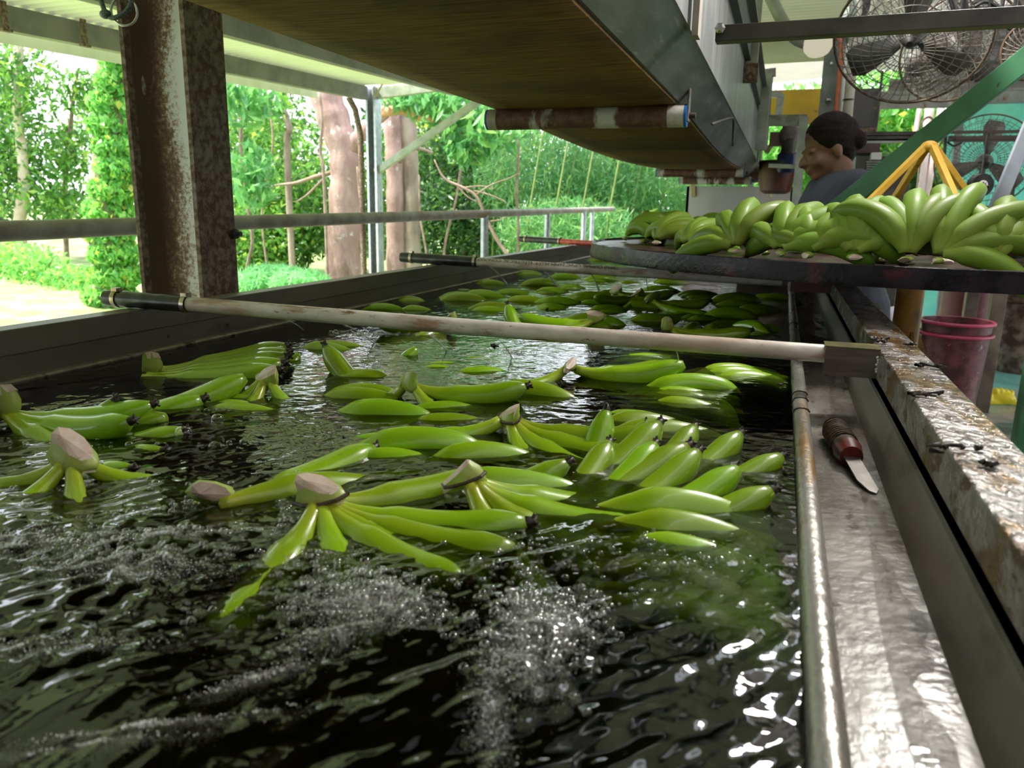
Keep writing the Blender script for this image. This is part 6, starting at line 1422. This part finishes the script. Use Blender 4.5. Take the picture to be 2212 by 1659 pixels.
# T3: arching orange limb
Y = 8.0; t = thing('forest_tree', 'arching orange-barked limb with broad leaves above the knee brace', 'tree', down(OY(690, 560, Y + 3)))
trunk(t, [down(OY(812, 560, Y + 1.6)), OY(812, 420, Y + 1.4), OY(808, 260, Y + .6), OY(830, 244, Y), OY(870, 238, Y), OY(905, 252, Y), OY(950, 262, Y), OY(1000, 285, Y), OY(1060, 300, Y)], [0.06, 0.06, 0.055, 0.05, 0.05, 0.045, 0.04, 0.03, 0.012], ORB, 'limb', 10)
leaf_cloud('foliage', [(OY(960, 225, Y), (0.55, 0.4, 0.22)), (OY(1040, 280, Y), (0.55, 0.4, 0.28)), (OY(885, 215, Y), (0.4, 0.3, 0.12)), (OY(1010, 330, Y), (0.25, 0.3, 0.15)), (OY(545, 380, Y - .6), (0.25, 0.3, 0.35)), (OY(540, 220, Y - .4), (0.35, 0.3, 0.3))], 1500, 0.20, leaf_mat('broad_glossy_leaf', [(0.0, (0.05, 0.20, 0.06)), (0.7, (0.14, 0.40, 0.12)), (1.0, (0.26, 0.5, 0.14))], 0.4, 0.3), t, droop=0.6, narrow=0.30)
# dead twiggy branch
Y = 7.4; t = thing('bare_branch', 'bare twiggy branch reaching across the dark foliage', 'branch', OY(1100, 560, Y) - UP * 0.4)
trunk(t, [OY(1130, 620, Y), OY(1110, 570, Y), OY(1075, 520, Y), OY(1050, 470, Y), OY(1030, 425, Y), OY(1000, 405, Y), OY(960, 385, Y), OY(938, 345, Y)], [0.022, 0.02, 0.018, 0.017, 0.016, 0.014, 0.012, 0.006], TWIG, 'stem', 8)
for pts in ([(1030, 420), (1060, 400), (1100, 385), (1125, 372)], [(1025, 412), (1055, 420), (1085, 432), (1095, 440)], [(1005, 405), (1040, 402), (1070, 408)], [(1060, 478), (1080, 475), (1100, 465)], [(985, 398), (1010, 425), (1040, 440)]):
    trunk(t, px_pts(pts, Y), [0.009, 0.007, 0.003], TWIG, 'twig', 6)
# lianas and saplings
for k, (pts, Y, r) in enumerate([([(1118, 560), (1120, 480), (1116, 420), (1120, 330), (1122, 200)], 8.5, 0.016), ([(532, 590), (545, 520), (530, 420), (520, 330), (524, 200)], 8.0, 0.02), ([(578, 590), (566, 470), (575, 380), (590, 300), (570, 160)], 9.0, 0.014), ([(790, 560), (786, 480), (776, 415), (772, 360)], 8.4, 0.012), ([(700, 390), (692, 330), (696, 260), (690, 200)], 8.6, 0.02), ([(620, 330), (625, 280), (612, 240)], 10, 0.05), ([(960, 540), (985, 430), (1000, 330)], 9.4, 0.016), ([(922, 560), (908, 470), (905, 380)], 9.2, 0.014)]):
    P = px_pts(pts, Y); o = MB().tube(poly_path([V(P[0].x, P[0].y, -1.2)] + P, 5), r, 7).build('liana', TWIG if k != 5 else BARK2, smooth=True)
    tag(o, 'thin pale liana hanging among the forest leaves', 'liana', 'lianas in front of the forest')
# left: slender leaning trunk with small leaves
Y = 9.5; t = thing('forest_tree', 'slender cream-barked leaning tree against the white sky', 'tree', down(OY(45, 520, Y)))
trunk(t, [down(OY(40, 560, Y)), OY(42, 490, Y), OY(52, 400, Y), OY(44, 300, Y), OY(36, 220, Y), OY(44, 100, Y), OY(40, 0, Y)], [0.13, 0.10, 0.085, 0.075, 0.06, 0.05, 0.04], mat('cream_bark', (0.45, 0.36, 0.27), (0.55, 0.47, 0.38), 6, rough=0.9))
leaf_cloud('foliage', [(OY(50, 180, Y), (0.55, 0.6, 0.75)), (OY(80, 330, Y + .3), (0.5, 0.6, 0.5)), (OY(10, 380, Y), (0.4, 0.6, 0.7)), (OY(110, 420, Y + .3), (0.45, 0.6, 0.45)), (OY(-60, 200, Y), (0.9, 0.8, 1.3))], 5200, 0.13, LF_MID, t)
Y = 10.5; t = thing('forest_tree', 'sparse young tree silhouetted against the white sky', 'tree', down(OY(150, 520, Y)))
trunk(t, [down(OY(140, 560, Y)), OY(140, 420, Y), OY(150, 300, Y), OY(160, 200, Y), OY(170, 150, Y)], [0.05, 0.045, 0.04, 0.03, 0.015], TWIG, seg=8)
leaf_cloud('foliage', [(OY(150, 330, Y), (0.35, 0.4, 0.5)), (OY(178, 200, Y), (0.3, 0.4, 0.4)), (OY(140, 450, Y), (0.5, 0.4, 0.35))], 1300, 0.14, LF_MID, t)
# vine-covered column of leaves beside the steel column
Y = 7.0; t = thing('vine_tree', 'tree trunk wrapped in bright green climbing vine beside the column', 'tree', down(OY(235, 600, Y)))
trunk(t, [down(OY(235, 620, Y)), OY(235, 500, Y), OY(240, 300, Y), OY(250, 100, Y), OY(255, -60, Y)], [0.2, 0.2, 0.19, 0.17, 0.15], BARK2)
cs = []
for i in range(16):
    py = 640 - i * 46; cs.append((OY(238 + 12 * math.sin(i * 1.3) + (i * 2.2), py, Y), (0.30 - 0.006 * i, 0.30, 0.16)))
leaf_cloud('vine_leaves', cs, 11000, 0.085, LF_LIGHT, t, droop=0.9, narrow=0.75, shell=True)
# hedge mass low at the left, sunlit scrub, fern bank
def bush(label, cs, n, ls, mt, group=None, narrow=0.45, droop=0.3, stems=5, name='shrub'):
    c0 = cs[0][0]; t = thing(name, label, 'shrub', V(c0.x, c0.y, -1.15), group)
    leaf_cloud('foliage', cs, n, ls, mt, t, droop=droop, narrow=narrow)
    m = MB()
    for k in range(stems):
        c, r = cs[k % len(cs)]; a = k * 2.1
        m.tube(poly_path([V(c.x + 0.1 * math.cos(a), c.y + 0.1 * math.sin(a), -1.25), V(c.x + r[0] * 0.3 * math.cos(a), c.y, c.z - r[2] * 0.3), V(c.x + r[0] * 0.6 * math.cos(a), c.y + r[1] * 0.4 * math.sin(a), c.z + r[2] * 0.5)], 3), [0.018] * 4 + [0.012] * 2 + [0.006], 6)
    m.build('stem', TWIG, t, smooth=True); return t
bush('bright low hedge under the rail beside the vine tree', [(OY(60, 590, 8.0), (0.8, 0.5, 0.42)), (OY(-60, 560, 8.2), (0.8, 0.6, 0.6)), (OY(170, 620, 8.0), (0.5, 0.5, 0.3))], 7000, 0.09, LF_LIGHT)
bush('feathery fern bank at the foot of the pink trunk', [(OY(590, 600, 7.6), (0.40, 0.35, 0.16)), (OY(650, 610, 7.5), (0.35, 0.35, 0.14)), (OY(545, 610, 7.4), (0.25, 0.3, 0.14))], 3400, 0.15, leaf_mat('fern_leaf', [(0, (0.14, 0.45, 0.16)), (1, (0.30, 0.62, 0.28))], 0.45), narrow=0.12, name='fern')
for k, (px, py, Y, r, n, ls, mt_, lab) in enumerate([
        (560, 330, 11.5, (1.2, 0.9, 1.3), 3400, 0.13, LF_MID, 'dappled mid-green tree crown between the column and pink trunk'),
        (640, 460, 11.0, (1.0, 0.8, 0.8), 4200, 0.13, LF_MID, 'low leafy shrub behind the guard rail beside the fern bank'),
        (560, 540, 10.5, (0.9, 0.8, 0.6), 3600, 0.12, LF_MID, 'low shrub behind the fern bank'),
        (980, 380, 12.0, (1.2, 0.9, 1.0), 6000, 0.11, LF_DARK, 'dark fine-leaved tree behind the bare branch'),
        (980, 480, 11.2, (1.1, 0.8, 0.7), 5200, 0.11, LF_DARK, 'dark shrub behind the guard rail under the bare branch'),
        (820, 420, 12.6, (1.3, 0.8, 1.2), 3200, 0.13, LF_MID, 'sunlit crown glimpsed between the corner post and trunks'),
        (1010, 300, 13.0, (1.4, 0.9, 0.6), 3000, 0.12, leaf_mat('yellow_green_leaf', [(0, (0.12, 0.30, 0.03)), (1, (0.40, 0.52, 0.06))], 0.55), 'yellow-green backlit crown above the bare branch')]):
    bush(lab, [(OY(px, py, Y), r)], n, ls, mt_)
# bamboo clumps at the right of the opening
for k, (px, py, Y, r, n, lab) in enumerate([(1150, 400, 11.0, (0.9, 0.8, 1.3), 9000, 'bamboo clump behind the first belt roller'), (1290, 420, 11.5, (0.9, 0.8, 1.1), 9000, 'bamboo clump beneath the sagging belt'), (1400, 430, 12.0, (0.9, 0.8, 0.9), 7000, 'bright bamboo clump beside the heaped bananas'), (1230, 500, 10.0, (1.0, 0.6, 0.45), 5000, 'low bamboo growth behind the rail end')]):
    c0 = OY(px, py, Y); t = thing('bamboo_clump', lab, 'bamboo', V(c0.x, c0.y, -1.15))
    leaf_cloud('foliage', [(c0, r)], n, 0.14, LF_BAM, t, droop=0.5, narrow=0.13)
    for q in range(4):
        x = c0.x + (q - 1.5) * 0.35; MB().tube([V(x, c0.y - 0.3, -1.2), V(x + 0.05, c0.y - 0.3, 0.2), V(x + 0.18, c0.y - 0.2, 1.2), V(x + 0.4, c0.y, 2.0)], [0.014, 0.013, 0.010, 0.006], 7).build('cane', mat('bamboo_cane', (0.20, 0.25, 0.07), (0.13, 0.19, 0.05), 6, rough=0.5), t, smooth=True)
# forest behind: overlapping crowns, each a tree
rg = random.Random(21)
for k in range(16):
    x = -22 + k * 1.75 + rg.uniform(-.4, .4); y = 16.5 + rg.uniform(-1.2, 2.5) + (0 if k > 5 else (5 - k) * -0.9)
    hgt = 1.6 + rg.uniform(-.2, .8)
    if k in (6, 7): hgt = 0.6
    if k > 9: hgt = 0.2
    t = thing('forest_tree', 'leafy tree in the forest backdrop beyond the trunks', 'tree', (x, y, -1.2), 'forest backdrop trees')
    MB().tube(poly_path([(x, y, -1.3), (x + .1, y, 0.2), (x - .1, y, hgt), (x, y, hgt + 1)], 4), [0.13] * 4 + [0.11] * 4 + [0.07] * 5, 9).build('trunk', BARK2, t, smooth=True)
    cs = [((x + rg.uniform(-.6, .6), y + rg.uniform(-.6, .6), -0.7 + i * (hgt + 1.6) / 4), (1.35, 1.1, 0.75)) for i in range(5)]
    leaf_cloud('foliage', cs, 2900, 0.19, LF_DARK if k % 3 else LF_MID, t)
# scrub beyond the packing floor on the right
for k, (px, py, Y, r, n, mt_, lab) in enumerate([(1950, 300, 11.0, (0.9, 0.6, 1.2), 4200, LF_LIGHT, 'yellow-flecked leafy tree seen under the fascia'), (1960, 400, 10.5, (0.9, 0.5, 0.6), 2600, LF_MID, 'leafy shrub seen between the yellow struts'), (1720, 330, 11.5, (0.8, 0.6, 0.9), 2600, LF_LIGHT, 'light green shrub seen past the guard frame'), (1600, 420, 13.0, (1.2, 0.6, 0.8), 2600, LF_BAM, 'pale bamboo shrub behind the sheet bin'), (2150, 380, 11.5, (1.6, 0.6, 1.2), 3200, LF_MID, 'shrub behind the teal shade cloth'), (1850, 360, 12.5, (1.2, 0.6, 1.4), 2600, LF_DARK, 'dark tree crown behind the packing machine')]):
    bush(lab, [(OY(px, py, Y), r)], n, 0.14, mt_)
for k, (x0, x1) in enumerate([(1985, 2010), (2000, 2035), (1950, 1990)]):
    P = [OY(x0, 440, 10), OY((x0 + x1) / 2, 330, 10), OY(x1, 215, 10)]
    tag(MB().tube(poly_path([V(P[0].x, 10, -1.2)] + P, 4), 0.05 - 0.012 * k, 9).build('slim_trunk', mat('pink_bark', (0.5, 0.34, 0.32), (0.6, 0.46, 0.44), 5, rough=0.9), smooth=True), 'slim pinkish trunk seen behind the yellow struts', 'trunk', 'slim trunks behind the yellow frame')
